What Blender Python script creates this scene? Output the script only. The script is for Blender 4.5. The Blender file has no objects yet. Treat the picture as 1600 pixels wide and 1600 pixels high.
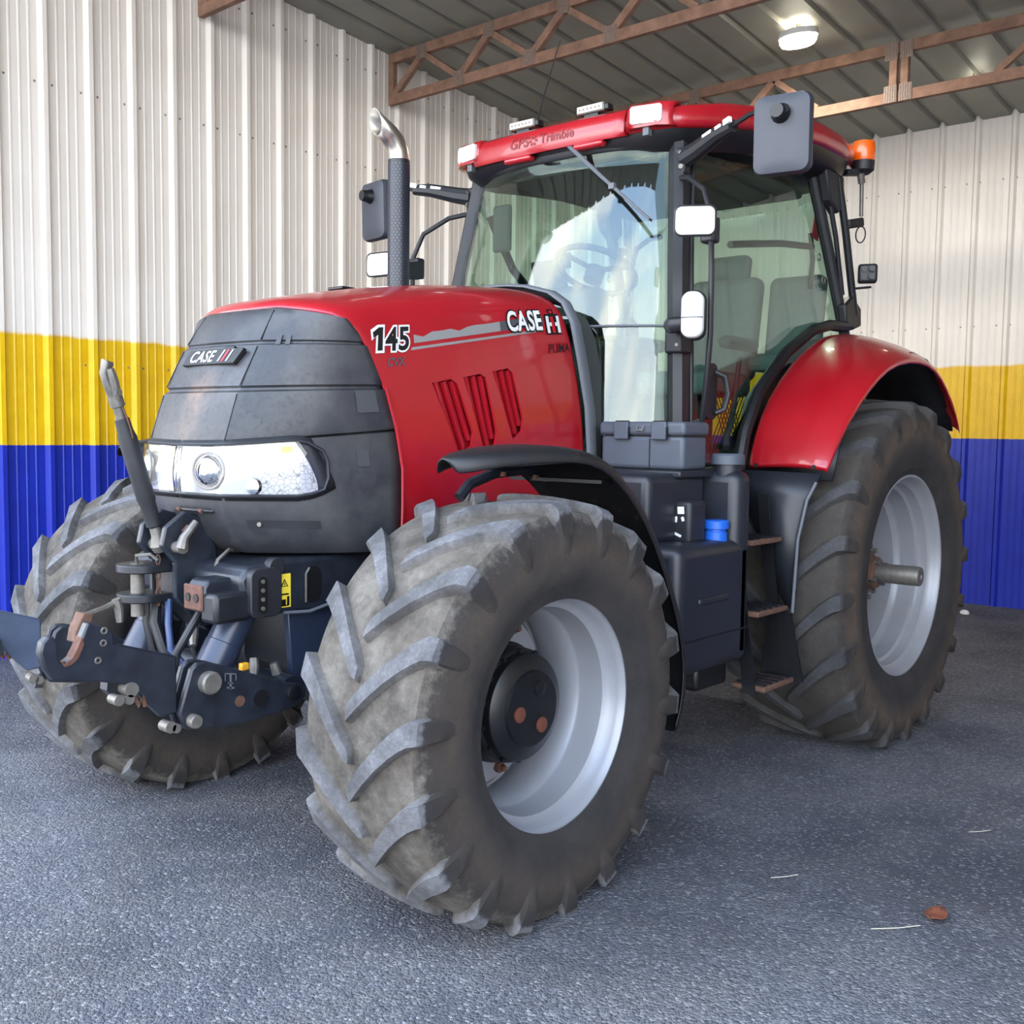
import bpy, bmesh, math, random
from mathutils import Vector, Matrix
from mathutils.bvhtree import BVHTree
random.seed(7)
sc = bpy.context.scene
C = sc.collection
PI = math.pi

# ------------------------------------------------------------------ camera, sky, exposure
cam_d = bpy.data.cameras.new('camera')
cam = bpy.data.objects.new('camera', cam_d); C.objects.link(cam)
cam_d.sensor_width = 36.0
cam_d.lens = 36.0 * 1648.2 / 1600.0
cam_d.clip_start = 0.05
_yaw, _pit, _rol = 3.854138, -0.0749056, 0.0134091
_f = Vector((math.cos(_yaw) * math.cos(_pit), math.sin(_yaw) * math.cos(_pit), math.sin(_pit)))
_r = _f.cross(Vector((0, 0, 1))).normalized(); _u = _r.cross(_f)
_r2 = _r * math.cos(_rol) + _u * math.sin(_rol); _u2 = -_r * math.sin(_rol) + _u * math.cos(_rol)
_m = Matrix((_r2, _u2, -_f)).transposed().to_4x4(); _m.translation = Vector((5.38393, 3.26952, 1.56609))
cam.matrix_world = _m
sc.camera = cam

sc.view_settings.view_transform = 'Standard'
sc.view_settings.look = 'None'
sc.view_settings.gamma = 1.0
sc.view_settings.use_curve_mapping = False
sc.view_settings.exposure = 0.75
sc.cycles.use_denoising = True
sc.cycles.max_bounces = 10
sc.cycles.diffuse_bounces = 5
sc.cycles.transparent_max_bounces = 12

world = bpy.data.worlds.new('sky'); sc.world = world; world.use_nodes = True
wn = world.node_tree.nodes; wl = world.node_tree.links; wn.clear()
w_out = wn.new('ShaderNodeOutputWorld'); w_bg = wn.new('ShaderNodeBackground')
w_tc = wn.new('ShaderNodeTexCoord'); w_sep = wn.new('ShaderNodeSeparateXYZ')
w_rmp = wn.new('ShaderNodeValToRGB'); w_noi = wn.new('ShaderNodeTexNoise'); w_cr = wn.new('ShaderNodeValToRGB')
w_mix = wn.new('ShaderNodeMix'); w_mix.data_type = 'RGBA'
wl.new(w_tc.outputs['Generated'], w_sep.inputs[0]); wl.new(w_sep.outputs['Z'], w_rmp.inputs[0])
el = w_rmp.color_ramp.elements
el[0].position = 0.0; el[0].color = (0.92, 0.96, 1.0, 1)
el[1].position = 0.7; el[1].color = (0.36, 0.56, 0.92, 1)
w_noi.inputs['Scale'].default_value = 2.6; w_noi.inputs['Detail'].default_value = 6
wl.new(w_tc.outputs['Generated'], w_noi.inputs['Vector']); wl.new(w_noi.outputs['Fac'], w_cr.inputs[0])
w_cr.color_ramp.elements[0].position = 0.46; w_cr.color_ramp.elements[1].position = 0.66
wl.new(w_cr.outputs[0], w_mix.inputs[0]); wl.new(w_rmp.outputs[0], w_mix.inputs[6])
w_mix.inputs[7].default_value = (1.25, 1.22, 1.18, 1)
wl.new(w_mix.outputs[2], w_bg.inputs[0]); w_bg.inputs[1].default_value = 4.6
wl.new(w_bg.outputs[0], w_out.inputs[0])

sun_d = bpy.data.lights.new('sun', 'SUN'); sun_d.energy = 5.0; sun_d.angle = 0.02; sun_d.color = (1.0, 0.93, 0.84)
sun = bpy.data.objects.new('sun', sun_d); C.objects.link(sun)
sun.rotation_euler = Vector((0.62, 0.42, -0.66)).to_track_quat('-Z', 'Y').to_euler()   # from behind the shed, high

# ------------------------------------------------------------------ materials
def lin(c):
    return tuple(((v / 255) / 12.92 if v / 255 <= 0.04045 else ((v / 255 + 0.055) / 1.055) ** 2.4) for v in c) + (1,)

class NT:
    def __init__(s, name):
        s.m = bpy.data.materials.new(name); s.m.use_nodes = True
        s.n = s.m.node_tree.nodes; s.l = s.m.node_tree.links
        s.b = s.n['Principled BSDF']; s.out = s.n['Material Output']
    def new(s, t, **k):
        x = s.n.new(t)
        for a, v in k.items(): setattr(x, a, v)
        return x
    def pos(s, scale=None):
        g = s.new('ShaderNodeNewGeometry'); o = g.outputs['Position']
        if scale:
            mp = s.new('ShaderNodeMapping'); s.l.new(o, mp.inputs[0]); mp.inputs['Scale'].default_value = scale; o = mp.outputs[0]
        return o
    def noise(s, scale, detail=4, rough=0.6, vec=None, lo=None, hi=None):
        t = s.new('ShaderNodeTexNoise'); t.inputs['Scale'].default_value = scale
        t.inputs['Detail'].default_value = detail; t.inputs['Roughness'].default_value = rough
        s.l.new(vec if vec else s.pos(), t.inputs['Vector'])
        o = t.outputs['Fac']
        if lo is not None: o = s.rng(o, lo, hi)
        return o
    def rng(s, o, lo, hi, a=0.0, b=1.0):
        r = s.new('ShaderNodeMapRange'); r.inputs[1].default_value = lo; r.inputs[2].default_value = hi
        r.inputs[3].default_value = a; r.inputs[4].default_value = b; s.l.new(o, r.inputs[0]); return r.outputs[0]
    def math(s, op, a, b=None):
        m = s.new('ShaderNodeMath', operation=op)
        for i, v in enumerate((a, b)):
            if v is None: continue
            if isinstance(v, (int, float)): m.inputs[i].default_value = v
            else: s.l.new(v, m.inputs[i])
        return m.outputs[0]
    def mix(s, f, a, b):
        m = s.new('ShaderNodeMix', data_type='RGBA')
        if isinstance(f, (int, float)): m.inputs[0].default_value = f
        else: s.l.new(f, m.inputs[0])
        for i, v in ((6, a), (7, b)):
            if isinstance(v, tuple): m.inputs[i].default_value = v
            else: s.l.new(v, m.inputs[i])
        return m.outputs[2]
    def set(s, **k):
        for a, v in k.items():
            a = a.replace('_', ' ')
            if isinstance(v, (int, float, tuple)): s.b.inputs[a].default_value = v
            else: s.l.new(v, s.b.inputs[a])
        return s
    def bump(s, h, strength=0.3, dist=0.01):
        b = s.new('ShaderNodeBump'); b.inputs['Strength'].default_value = strength; b.inputs['Distance'].default_value = dist
        s.l.new(h, b.inputs['Height']); s.l.new(b.outputs[0], s.b.inputs['Normal']); return s

MAT = {}
def simple(name, col, rough=0.5, metal=0.0, var=0.0, vscale=8, **k):
    t = NT(name)
    c = lin(col)
    if var:
        d = tuple(x * (1 - var) for x in c[:3]) + (1,); e = tuple(min(1, x * (1 + var)) for x in c[:3]) + (1,)
        t.set(Base_Color=t.mix(t.noise(vscale, 5, lo=0.3, hi=0.7), d, e))
    else: t.set(Base_Color=c)
    t.set(Roughness=rough, Metallic=metal, **k)
    MAT[name] = t.m; return t

t = NT('red_paint'); MAT['red_paint'] = t.m
t.set(Base_Color=t.mix(t.noise(3, 4, lo=.35, hi=.7), lin((152, 15, 27)), lin((163, 21, 33))), Roughness=.34, Coat_Weight=0.6, Coat_Roughness=0.06)
t.b.inputs['Roughness'].default_value = .3
t = NT('nose_plastic'); MAT['nose_plastic'] = t.m
d1 = t.noise(6, 6, .65, lo=.42, hi=.75); d2 = t.noise(60, 3, .7, lo=.5, hi=.75)
cc = t.mix(t.math('MULTIPLY', d1, .55), lin((43, 44, 48)), lin((84, 83, 81)))
# rub stain on the middle of the cowl
pp = t.pos(); sp = t.new('ShaderNodeSeparateXYZ'); t.l.new(pp, sp.inputs[0])
sy = t.rng(t.math('ABSOLUTE', t.math('ADD', sp.outputs['Y'], -0.02)), 0.10, 0.0)
sz = t.math('MULTIPLY', t.rng(sp.outputs['Z'], 1.5, 1.62), t.rng(sp.outputs['Z'], 1.79, 1.72))
st = t.math('MULTIPLY', t.math('MULTIPLY', sy, sz), t.noise(14, 4, lo=.3, hi=.6))
cc = t.mix(t.math('MULTIPLY', st, .8), cc, lin((112, 88, 72)))
t.set(Base_Color=cc, Roughness=t.math('ADD', t.math('MULTIPLY', d2, .2), .42))
t.bump(t.noise(220, 2), .12, .002)
simple('tank_plastic', (30, 33, 40), .42, var=.18, vscale=5)
simple('black_metal', (24, 26, 31), .42, 0.0, var=.35, vscale=14)
simple('black_plastic', (30, 31, 35), .5, var=.2)
t = simple('fender_plastic', (22, 22, 24), .5)
t.set(Base_Color=t.mix(t.math('MULTIPLY', t.noise(9, 8, .75, lo=.60, hi=.72), .6), lin((22, 22, 24)), lin((128, 118, 106))))
simple('grey_seal', (88, 92, 98), .55)
simple('arm_paint', (30, 34, 42), .38, var=.4, vscale=16)
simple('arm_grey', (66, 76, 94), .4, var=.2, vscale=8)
simple('link_rubber', (34, 34, 37), .6, var=.3, vscale=20)
simple('steel', (112, 108, 102), .45, .6, var=.25, vscale=30)
simple('galvanised', (112, 108, 101), .5, .5, var=.2, vscale=40)
simple('rust', (86, 56, 44), .8, var=.35, vscale=40)
simple('rusty_step', (92, 66, 52), .8, var=.35, vscale=30)
simple('exhaust_steel', (176, 170, 160), .28, .9, var=.2, vscale=9)
simple('hose', (22, 23, 27), .5)
simple('blue_hose', (40, 58, 96), .4)
simple('cylinder_blue', (40, 48, 66), .3)
simple('silver_rim', (146, 147, 151), .42, .25, var=.06, vscale=6)
simple('hub_black', (16, 17, 20), .42, var=.3, vscale=14)
simple('plug_brown', (96, 52, 38), .6)
simple('box_plastic', (72, 78, 88), .55, var=.08, vscale=6)
simple('blue_cap', (28, 92, 190), .4)
simple('mirror_back', (52, 55, 64), .48)
simple('mirror_face', (200, 205, 210), .03, 1.0)
simple('scuff_white', (225, 224, 220), .7)
simple('chrome', (225, 228, 232), .1, 1.0)
simple('seat_fabric', (92, 104, 104), .85, var=.12, vscale=20)
simple('cab_trim', (58, 62, 62), .7)
simple('cab_light_trim', (126, 134, 128), .75)
simple('orange_lens', (236, 96, 12), .25, Transmission_Weight=0.0, Coat_Weight=.5)
simple('decal_white', (216, 216, 212), .5)
simple('decal_silver', (150, 150, 148), .4, .3)
simple('decal_dark', (74, 74, 78), .4)
simple('decal_black', (16, 16, 18), .45)
simple('decal_red', (176, 22, 34), .4)
simple('roof_print', (112, 10, 18), .4)
simple('sticker_yellow', (232, 206, 62), .5)
simple('timber', (128, 96, 78), .8, var=.28, vscale=9)
simple('nail_plate', (118, 100, 88), .6, .0, var=.25, vscale=60)
simple('dead_leaf', (120, 66, 44), .8, var=.2, vscale=60)
simple('straw', (196, 190, 170), .8)
simple('pebble', (214, 212, 206), .8)
simple('screw_grey', (128, 122, 116), .5, .3)
simple('tape_grey', (60, 61, 63), .6)
simple('amber', (214, 150, 40), .3)
simple('lamp_body', (200, 200, 196), .4)

def emis(name, col, strength, base=(255, 255, 255)):
    t = NT(name); t.set(Base_Color=lin(base), Roughness=.25, Emission_Color=lin(col), Emission_Strength=strength); MAT[name] = t.m
emis('lamp_white', (255, 253, 246), .8, (200, 200, 200))
emis('lamp_dim', (255, 252, 240), .35, (210, 210, 208))
emis('ceiling_led', (255, 246, 226), 14.0)
# headlight reflector: bright facets broken by darker block edges at the outer end
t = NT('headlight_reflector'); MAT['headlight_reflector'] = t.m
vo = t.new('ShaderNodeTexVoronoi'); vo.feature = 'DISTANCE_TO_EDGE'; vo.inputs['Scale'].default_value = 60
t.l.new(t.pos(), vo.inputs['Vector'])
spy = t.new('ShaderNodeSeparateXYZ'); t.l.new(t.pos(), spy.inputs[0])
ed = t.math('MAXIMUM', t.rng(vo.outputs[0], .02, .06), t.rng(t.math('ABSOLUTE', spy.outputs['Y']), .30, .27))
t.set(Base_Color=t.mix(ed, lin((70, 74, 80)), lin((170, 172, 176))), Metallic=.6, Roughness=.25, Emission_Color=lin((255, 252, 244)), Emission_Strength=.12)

# tyre rubber with dried dust and mud
def tyre_mat(name, dust, ring):
    t = NT(name); MAT[name] = t.m
    at = t.new('ShaderNodeAttribute'); at.attribute_name = 'wall'; wall = at.outputs['Fac']
    a2 = t.new('ShaderNodeAttribute'); a2.attribute_name = 'dust'; band = a2.outputs['Fac']
    n1 = t.noise(6, 8, .72, lo=.38, hi=.62); n2 = t.noise(34, 5, .7, lo=.35, hi=.7); n3 = t.noise(11, 5, .65, lo=.40, hi=.68); n4 = t.noise(90, 4, .7, lo=.4, hi=.7)
    a3 = t.new('ShaderNodeAttribute'); a3.attribute_name = 'lug'; lug = a3.outputs['Fac']
    k = dust
    low = t.mix(n1, lin((56 + 12 * k, 53 + 10 * k, 50 + 7 * k)), lin((66 + 54 * k, 62 + 52 * k, 57 + 48 * k)))
    low = t.mix(t.math('MULTIPLY', n3, .55), low, lin((66 + 20 * k, 58 + 18 * k, 50 + 14 * k)))
    top = t.mix(n1, lin((60 + 16 * k, 60 + 16 * k, 62 + 16 * k)), lin((70 + 54 * k, 70 + 54 * k, 72 + 56 * k)))
    top = t.mix(t.math('MULTIPLY', n4, .5), top, lin((48 + 34 * k, 47 + 34 * k, 47 + 33 * k)))
    tread = t.mix(t.math('MULTIPLY', n2, .4), t.mix(lug, low, top), lin((50, 47, 45)))
    side = t.mix(n1, lin((34, 33, 33)), lin((52, 48, 45)))
    br = t.math('MULTIPLY', band, t.math('ADD', t.math('MULTIPLY', n3, .5), .5))
    side = t.mix(t.math('MULTIPLY', br, ring), side, lin((96, 80, 64)))
    side = t.mix(t.math('MULTIPLY', n4, .25), side, lin((44, 42, 42)))
    f = t.rng(t.math('ADD', wall, t.math('MULTIPLY', t.math('ADD', n2, -.5), .5)), .35, .75)
    t.set(Base_Color=t.mix(f, tread, side), Roughness=.88)
    t.bump(t.math('ADD', t.noise(55, 7, .8), t.math('MULTIPLY', t.noise(14, 5, .7), 1.2)), .7, .010)
tyre_mat('front_rubber', 1.0, .5)
tyre_mat('rear_rubber', .12, .95)

# cab glass: thin tinted sheet, clear straight through, mirror by Fresnel
def glass(name, tint, ior=.05):
    t = NT(name); t.n.remove(t.b)
    tr = t.new('ShaderNodeBsdfTransparent'); tr.inputs[0].default_value = tint
    gl = t.new('ShaderNodeBsdfGlossy'); gl.inputs['Roughness'].default_value = .01; gl.inputs[0].default_value = (1, 1, 1, 1)
    lw = t.new('ShaderNodeLayerWeight'); lw.inputs[0].default_value = .5
    fr = t.math('ADD', t.math('MULTIPLY', t.math('POWER', lw.outputs['Facing'], 4.5), .9), ior)
    mx = t.new('ShaderNodeMixShader'); t.l.new(fr, mx.inputs[0]); t.l.new(tr.outputs[0], mx.inputs[1]); t.l.new(gl.outputs[0], mx.inputs[2])
    t.l.new(mx.outputs[0], t.out.inputs[0]); MAT[name] = t.m
glass('cab_glass', (.80, .89, .84, 1), .055)
glass('clear_cover', (.96, .97, .98, 1), .04)

# painted sheet: blue, yellow and cream bands by height
def wall_paint(name, z1, z2):
    t = NT(name); MAT[name] = t.m
    sp = t.new('ShaderNodeSeparateXYZ'); t.l.new(t.pos(), sp.inputs[0])
    z = sp.outputs['Z']
    n1 = t.math('MULTIPLY', t.math('ADD', t.noise(26, 3), -.5), .012)
    n2 = t.math('MULTIPLY', t.math('ADD', t.noise(3.2, 3), -.5), .05)
    f1 = t.rng(t.math('ADD', z, n1), z1 - .003, z1 + .003)
    f2 = t.rng(t.math('ADD', z, n2), z2 - .012, z2 + .014)
    white = t.mix(t.noise(1.4, 3, lo=.35, hi=.7), lin((222, 214, 203)), lin((230, 223, 213)))
    yel = t.mix(t.noise(7, 4, lo=.3, hi=.7), lin((214, 168, 4)), lin((226, 182, 10)))
    blu = t.mix(t.noise(5, 4, lo=.3, hi=.7), lin((18, 38, 148)), lin((22, 44, 162)))
    t.set(Base_Color=t.mix(f2, t.mix(f1, blu, yel), white), Roughness=.42)
wall_paint('wall_paint_side', 1.44, 2.185)
wall_paint('wall_paint_back', 1.57, 2.25)
simple('ceiling_sheet', (138, 138, 128), .5, .1, var=.08, vscale=2)

t = NT('gravel'); MAT['gravel'] = t.m
v1 = t.new('ShaderNodeTexVoronoi'); v1.inputs['Scale'].default_value = 95; t.l.new(t.pos(), v1.inputs['Vector'])
v2 = t.new('ShaderNodeTexVoronoi'); v2.inputs['Scale'].default_value = 210; t.l.new(t.pos(), v2.inputs['Vector'])
sepc = t.new('ShaderNodeSeparateColor'); t.l.new(v1.outputs['Color'], sepc.inputs[0])
patch = t.noise(.75, 5, .6, lo=.38, hi=.62); patch2 = t.noise(3.1, 4, .6, lo=.4, hi=.7)
g = t.mix(patch, lin((66, 67, 73)), lin((120, 121, 126)))
g = t.mix(t.math('MULTIPLY', patch2, .4), g, lin((120, 114, 106)))
g = t.mix(t.rng(sepc.outputs[0], 0, 1, 0, .8), g, lin((72, 74, 84)))
g = t.mix(t.rng(sepc.outputs[1], .8, 1, 0, .35), g, lin((190, 190, 190)))
t.set(Base_Color=g, Roughness=.93)
hh = t.math('ADD', t.math('MULTIPLY', v1.outputs['Distance'], -1.0), t.math('MULTIPLY', v2.outputs['Distance'], -.5))
t.bump(hh, .9, .012)
simple('yard_gravel', (170, 166, 158), .95, var=.12, vscale=1)

# ------------------------------------------------------------------ mesh helpers
class MB:
    def __init__(s): s.v = []; s.f = []
    def add(s, vs, fs):
        b = len(s.v); s.v += [tuple(p) for p in vs]; s.f += [tuple(i + b for i in q) for q in fs]; return s
    def box(s, c, d, R=None):
        x, y, z = (k / 2 for k in d); c = Vector(c)
        vs = [Vector((sx * x, sy * y, sz * z)) for sx in (-1, 1) for sy in (-1, 1) for sz in (-1, 1)]
        if R: vs = [R @ p for p in vs]
        return s.add([c + p for p in vs], [(0, 1, 3, 2), (4, 6, 7, 5), (0, 4, 5, 1), (2, 3, 7, 6), (0, 2, 6, 4), (1, 5, 7, 3)])
    def bar(s, p0, p1, w, h, up=(0, 0, 1)):           # rectangular bar between two points
        p0, p1 = Vector(p0), Vector(p1); d = (p1 - p0).normalized(); a = d.cross(Vector(up)).normalized(); b = a.cross(d)
        vs = [p + a * i * w / 2 + b * j * h / 2 for p in (p0, p1) for i, j in ((-1, -1), (1, -1), (1, 1), (-1, 1))]
        return s.add(vs, [(3, 2, 1, 0), (4, 5, 6, 7), (0, 1, 5, 4), (1, 2, 6, 5), (2, 3, 7, 6), (3, 0, 4, 7)])
    def prism(s, poly, f0, f1):                        # polygon mapped by two functions, capped
        n = len(poly); a = [f0(*p) for p in poly]; b = [f1(*p) for p in poly]
        return s.add(a + b, [tuple(range(n)), tuple(range(2 * n - 1, n - 1, -1))] + [(i, i + n, (i + 1) % n + n, (i + 1) % n) for i in range(n)])
    def plate(s, poly, y0, y1):                        # outline in x,z extruded along y
        return s.prism(poly, lambda x, z: (x, y0, z), lambda x, z: (x, y1, z))
    def tube(s, path, r, n=10, cap=True, closed=False):
        P = [Vector(p) for p in path]; m = len(P)
        rs = r if isinstance(r, (list, tuple)) else [r] * m
        vs = []; up = None
        for i, p in enumerate(P):
            if closed: d = (P[(i + 1) % m] - P[i - 1]).normalized()
            else: d = (P[min(i + 1, m - 1)] - P[max(i - 1, 0)]).normalized()
            if up is None:
                up = d.orthogonal().normalized()
            up = (up - d * up.dot(d)).normalized(); b = d.cross(up)
            for k in range(n):
                a = 2 * PI * k / n; vs.append(p + (up * math.cos(a) + b * math.sin(a)) * rs[i])
        fs = []
        for i in range(m if closed else m - 1):
            j = (i + 1) % m
            for k in range(n): fs.append((i * n + k, i * n + (k + 1) % n, j * n + (k + 1) % n, j * n + k))
        if cap and not closed: fs += [tuple(range(n - 1, -1, -1)), tuple((m - 1) * n + k for k in range(n))]
        return s.add(vs, fs)
    def cyl(s, p0, p1, r, r1=None, n=20): return s.tube([p0, p1], [r, r if r1 is None else r1], n)
    def lathe(s, prof, c, n=48, sy=1):                 # profile (radius, offset along y)
        vs = []
        for r, h in prof:
            for k in range(n):
                a = 2 * PI * k / n; vs.append((c[0] + r * math.sin(a), c[1] + h * sy, c[2] + r * math.cos(a)))
        fs = []
        for i in range(len(prof) - 1):
            for k in range(n): fs.append((i * n + k, i * n + (k + 1) % n, (i + 1) * n + (k + 1) % n, (i + 1) * n + k))
        return s.add(vs, fs)
    def grid(s, rows, flip=False):
        m, n = len(rows), len(rows[0]); vs = [p for r in rows for p in r]
        fs = [(i * n + j, i * n + j + 1, (i + 1) * n + j + 1, (i + 1) * n + j) for i in range(m - 1) for j in range(n - 1)]
        if flip: fs = [q[::-1] for q in fs]
        return s.add(vs, fs)
    def mesh(s, name, mat, ang=35, normals=True):
        me = bpy.data.meshes.new(name); me.from_pydata(s.v, [], s.f)
        bm = bmesh.new(); bm.from_mesh(me)
        bmesh.ops.remove_doubles(bm, verts=bm.verts, dist=1e-5)
        if normals: bmesh.ops.recalc_face_normals(bm, faces=bm.faces)
        for e in bm.edges:
            if len(e.link_faces) == 2 and e.calc_face_angle(0) > math.radians(ang): e.smooth = False
        for f in bm.faces: f.smooth = True
        bm.to_mesh(me); bm.free()
        for k in (mat if isinstance(mat, (list, tuple)) else [mat]): me.materials.append(MAT[k])
        return me

def link(name, me, parent=None):
    o = bpy.data.objects.new(name, me); C.objects.link(o)
    if parent: o.parent = parent
    return o
def obj(name, mb, mat, parent=None, ang=35, bevel=0, seg=2, solid=0, subsurf=0, normals=True):
    o = link(name, mb.mesh(name, mat, ang, normals), parent)
    if solid:
        md = o.modifiers.new('thickness', 'SOLIDIFY'); md.thickness = solid; md.offset = -1
    if bevel:
        md = o.modifiers.new('round', 'BEVEL'); md.width = bevel; md.segments = seg; md.limit_method = 'ANGLE'; md.angle_limit = math.radians(40)
    if subsurf:
        md = o.modifiers.new('smooth', 'SUBSURF'); md.levels = subsurf; md.render_levels = subsurf
    return o
def tag(o, label=None, cat=None, group=None, kind=None):
    for k, v in (('label', label), ('category', cat), ('group', group), ('kind', kind)):
        if v: o[k] = v
    return o
def empty(name, loc, label, cat, group=None):
    o = bpy.data.objects.new(name, None); C.objects.link(o); o.location = loc; o.empty_display_size = .1
    return tag(o, label, cat, group)
def arc(c, r, a0, a1, n, f):
    return [f(c[0] + r * math.cos(a0 + (a1 - a0) * i / n), c[1] + r * math.sin(a0 + (a1 - a0) * i / n)) for i in range(n + 1)]
def interp(tab, x):
    if x <= tab[0][0]: return tab[0][1]
    for (a, b), (c, d) in zip(tab, tab[1:]):
        if x <= c: return b + (d - b) * (x - a) / (c - a)
    return tab[-1][1]
def rrect(w, h, r, n=5):
    pts = []
    for cx, cy, a in ((w / 2 - r, h / 2 - r, 0), (-w / 2 + r, h / 2 - r, PI / 2), (-w / 2 + r, -h / 2 + r, PI), (w / 2 - r, -h / 2 + r, 1.5 * PI)):
        for i in range(n + 1): pts.append((cx + r * math.cos(a + PI / 2 * i / n), cy + r * math.sin(a + PI / 2 * i / n)))
    return pts
def frame_fn(o, u, v, w=(0, 0, 0)):
    o, u, v, w = Vector(o), Vector(u), Vector(v), Vector(w)
    return lambda a, b, d=0.0: o + u * a + v * b + w * d
def text_flat(s, size, bold=0.0, shear=0.0, space=1.0):
    cu = bpy.data.curves.new('t', 'FONT'); cu.body = s; cu.size = size; cu.offset = bold; cu.shear = shear; cu.space_character = space
    cu.align_x = 'CENTER'; cu.align_y = 'CENTER'; cu.resolution_u = 4
    o = bpy.data.objects.new('t', cu); C.objects.link(o)
    dg = bpy.context.evaluated_depsgraph_get()
    me = bpy.data.meshes.new_from_object(o.evaluated_get(dg))
    vs = [tuple(v.co) for v in me.vertices]; fs = [tuple(p.vertices) for p in me.polygons]
    bpy.data.objects.remove(o); bpy.data.curves.remove(cu); bpy.data.meshes.remove(me)
    return vs, fs
def stick(name, flat, fn, n, bvh, mat, parent, lift=.0025, sx=1.0):
    """lay flat 2D faces on a surface: fn maps (u, v) to space, n is the way the surface faces"""
    vs, fs = flat; n = Vector(n).normalized(); out = []
    for p in vs:
        q = fn(p[0] * sx, p[1])
        h = bvh.ray_cast(q + n * .3, -n, .8)[0] if bvh else None
        out.append((h if h else q) + n * lift)
    mb = MB().add(out, fs)
    return obj(name, mb, mat, parent, normals=False)
def poly_flat(pts): return [(a, b, 0) for a, b in pts], [tuple(range(len(pts)))]
def strip_flat(top, bot):
    n = len(top); return [(a, b, 0) for a, b in bot + top], [(i, i + 1, n + i + 1, n + i) for i in range(n - 1)]

# ------------------------------------------------------------------ the shed
WY, BX = -3.88, -5.03                    # planes of the side wall and the back wall
ceil_z = lambda x: 4.995 + .095 * x
XF, YR = 4.7, 8.2                        # where the roof ends towards the yard and the far side
floor_mb = MB().add([(BX, WY, 0), (9, WY, 0), (9, YR + 2, 0), (BX, YR + 2, 0)], [(0, 1, 2, 3)])
tag(obj('floor', floor_mb, 'gravel'), 'grey fine gravel floor of the shed', kind='structure')
yard = MB().add([(-40, -40, -.03), (60, -40, -.03), (60, 60, -.03), (-40, 60, -.03)], [(0, 1, 2, 3)])
tag(obj('floor_yard', yard, 'yard_gravel'), 'pale gravel yard outside the shed', kind='structure')

PITCH = .322
def sheet_profile():                     # across the sheet: distance, height proud of the wall
    return [(0, 0), (.055, 0), (.060, .004), (.070, .004), (.075, 0), (.120, 0), (.125, .004), (.135, .004), (.140, 0),
            (.185, 0), (.190, .004), (.200, .004), (.205, 0), (.252, 0), (.274, .036), (.304, .036), (.320, .002), (PITCH, 0)]
def sheet(cols, place, t=.004):
    mb = MB(); rows = [[place(d, h, k) for k in range(2)] for d, h in cols]
    mb.grid(rows); return mb
# side wall, sheets running up to the sloping roof
wl_root = tag(link('wall_left', MB().plate([(BX, 0), (XF, 0), (XF, ceil_z(XF) + .08), (BX, ceil_z(BX) + .08)], WY - .14, WY - .04).mesh('wall_left', 'ceiling_sheet')), 'corrugated side wall with cream, yellow and blue bands', kind='structure')
x = 1.977 + .02 - PITCH * 21 + .304 - PITCH
xs = []
x0 = 1.985 - .0
k0 = int((x0 - BX) / PITCH)
for k in range(-11, k0 + 1):
    xr = x0 - k * PITCH                  # rib edge that faces the yard ends here
    cols = [(xr - (d - .274), h) for d, h in sheet_profile()]
    cols = [(max(min(a, XF), BX + .001), h) for a, h in cols]
    if cols[0][0] - cols[-1][0] < .02: continue
    def place(a, h, kk): return (a, WY + h, 0.0 if kk == 0 else ceil_z(a) + .045)
    obj('wall_panel', sheet(cols, place), 'wall_paint_side', wl_root, ang=20)
# back wall
wb_root = tag(link('wall_back', MB().box((BX - .09, (WY + YR) / 2, 2.3), (.1, YR - WY + .2, 4.6)).mesh('wall_back', 'ceiling_sheet')), 'corrugated back wall with cream, yellow and blue bands', kind='structure')
y0 = -.387
for k in range(-12, 28):
    yr = y0 + k * PITCH
    cols = [(yr + (d - .274), h) for d, h in sheet_profile()]
    cols = [(max(min(a, YR), WY + .001), h) for a, h in cols]
    if cols[-1][0] - cols[0][0] < .02: continue
    def place(a, h, kk): return (BX + h, a, 0.0 if kk == 0 else ceil_z(BX) + .045)
    obj('wall_panel', sheet(cols, place), 'wall_paint_back', wb_root, ang=20)
# unseen far side wall, lengthened to the roof edge to block side light
tag(obj('wall_right', MB().plate([(BX, 0), (XF, 0), (XF, ceil_z(XF) + .08), (BX, ceil_z(BX) + .08)], YR, YR + .1), 'wall_paint_back'), 'plain unseen far side wall of the shed, extended to block side light', kind='structure')
# roof sheets
c_root = tag(link('ceiling', MB().prism([(BX, WY), (XF, WY), (XF, YR), (BX, YR)], lambda a, b: (a, b, ceil_z(a) + .05), lambda a, b: (a, b, ceil_z(a) + .1)).mesh('ceiling', 'ceiling_sheet')), 'bare grey metal roof sheets over timber trusses', kind='structure')
for k in range(0, 38):
    ya = WY + k * PITCH
    cols = [(min(ya + d, YR), h) for d, h in ((0, 0), (.240, 0), (.258, -.034), (.300, -.034), (.318, 0), (PITCH, 0))]
    if cols[-1][0] - cols[0][0] < .02: continue
    def place(a, h, kk):
        xx = BX if kk == 0 else XF
        return (xx, a, ceil_z(xx) - h)
    obj('roof_panel', sheet(cols, place), 'ceiling_sheet', c_root, ang=20)
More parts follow.
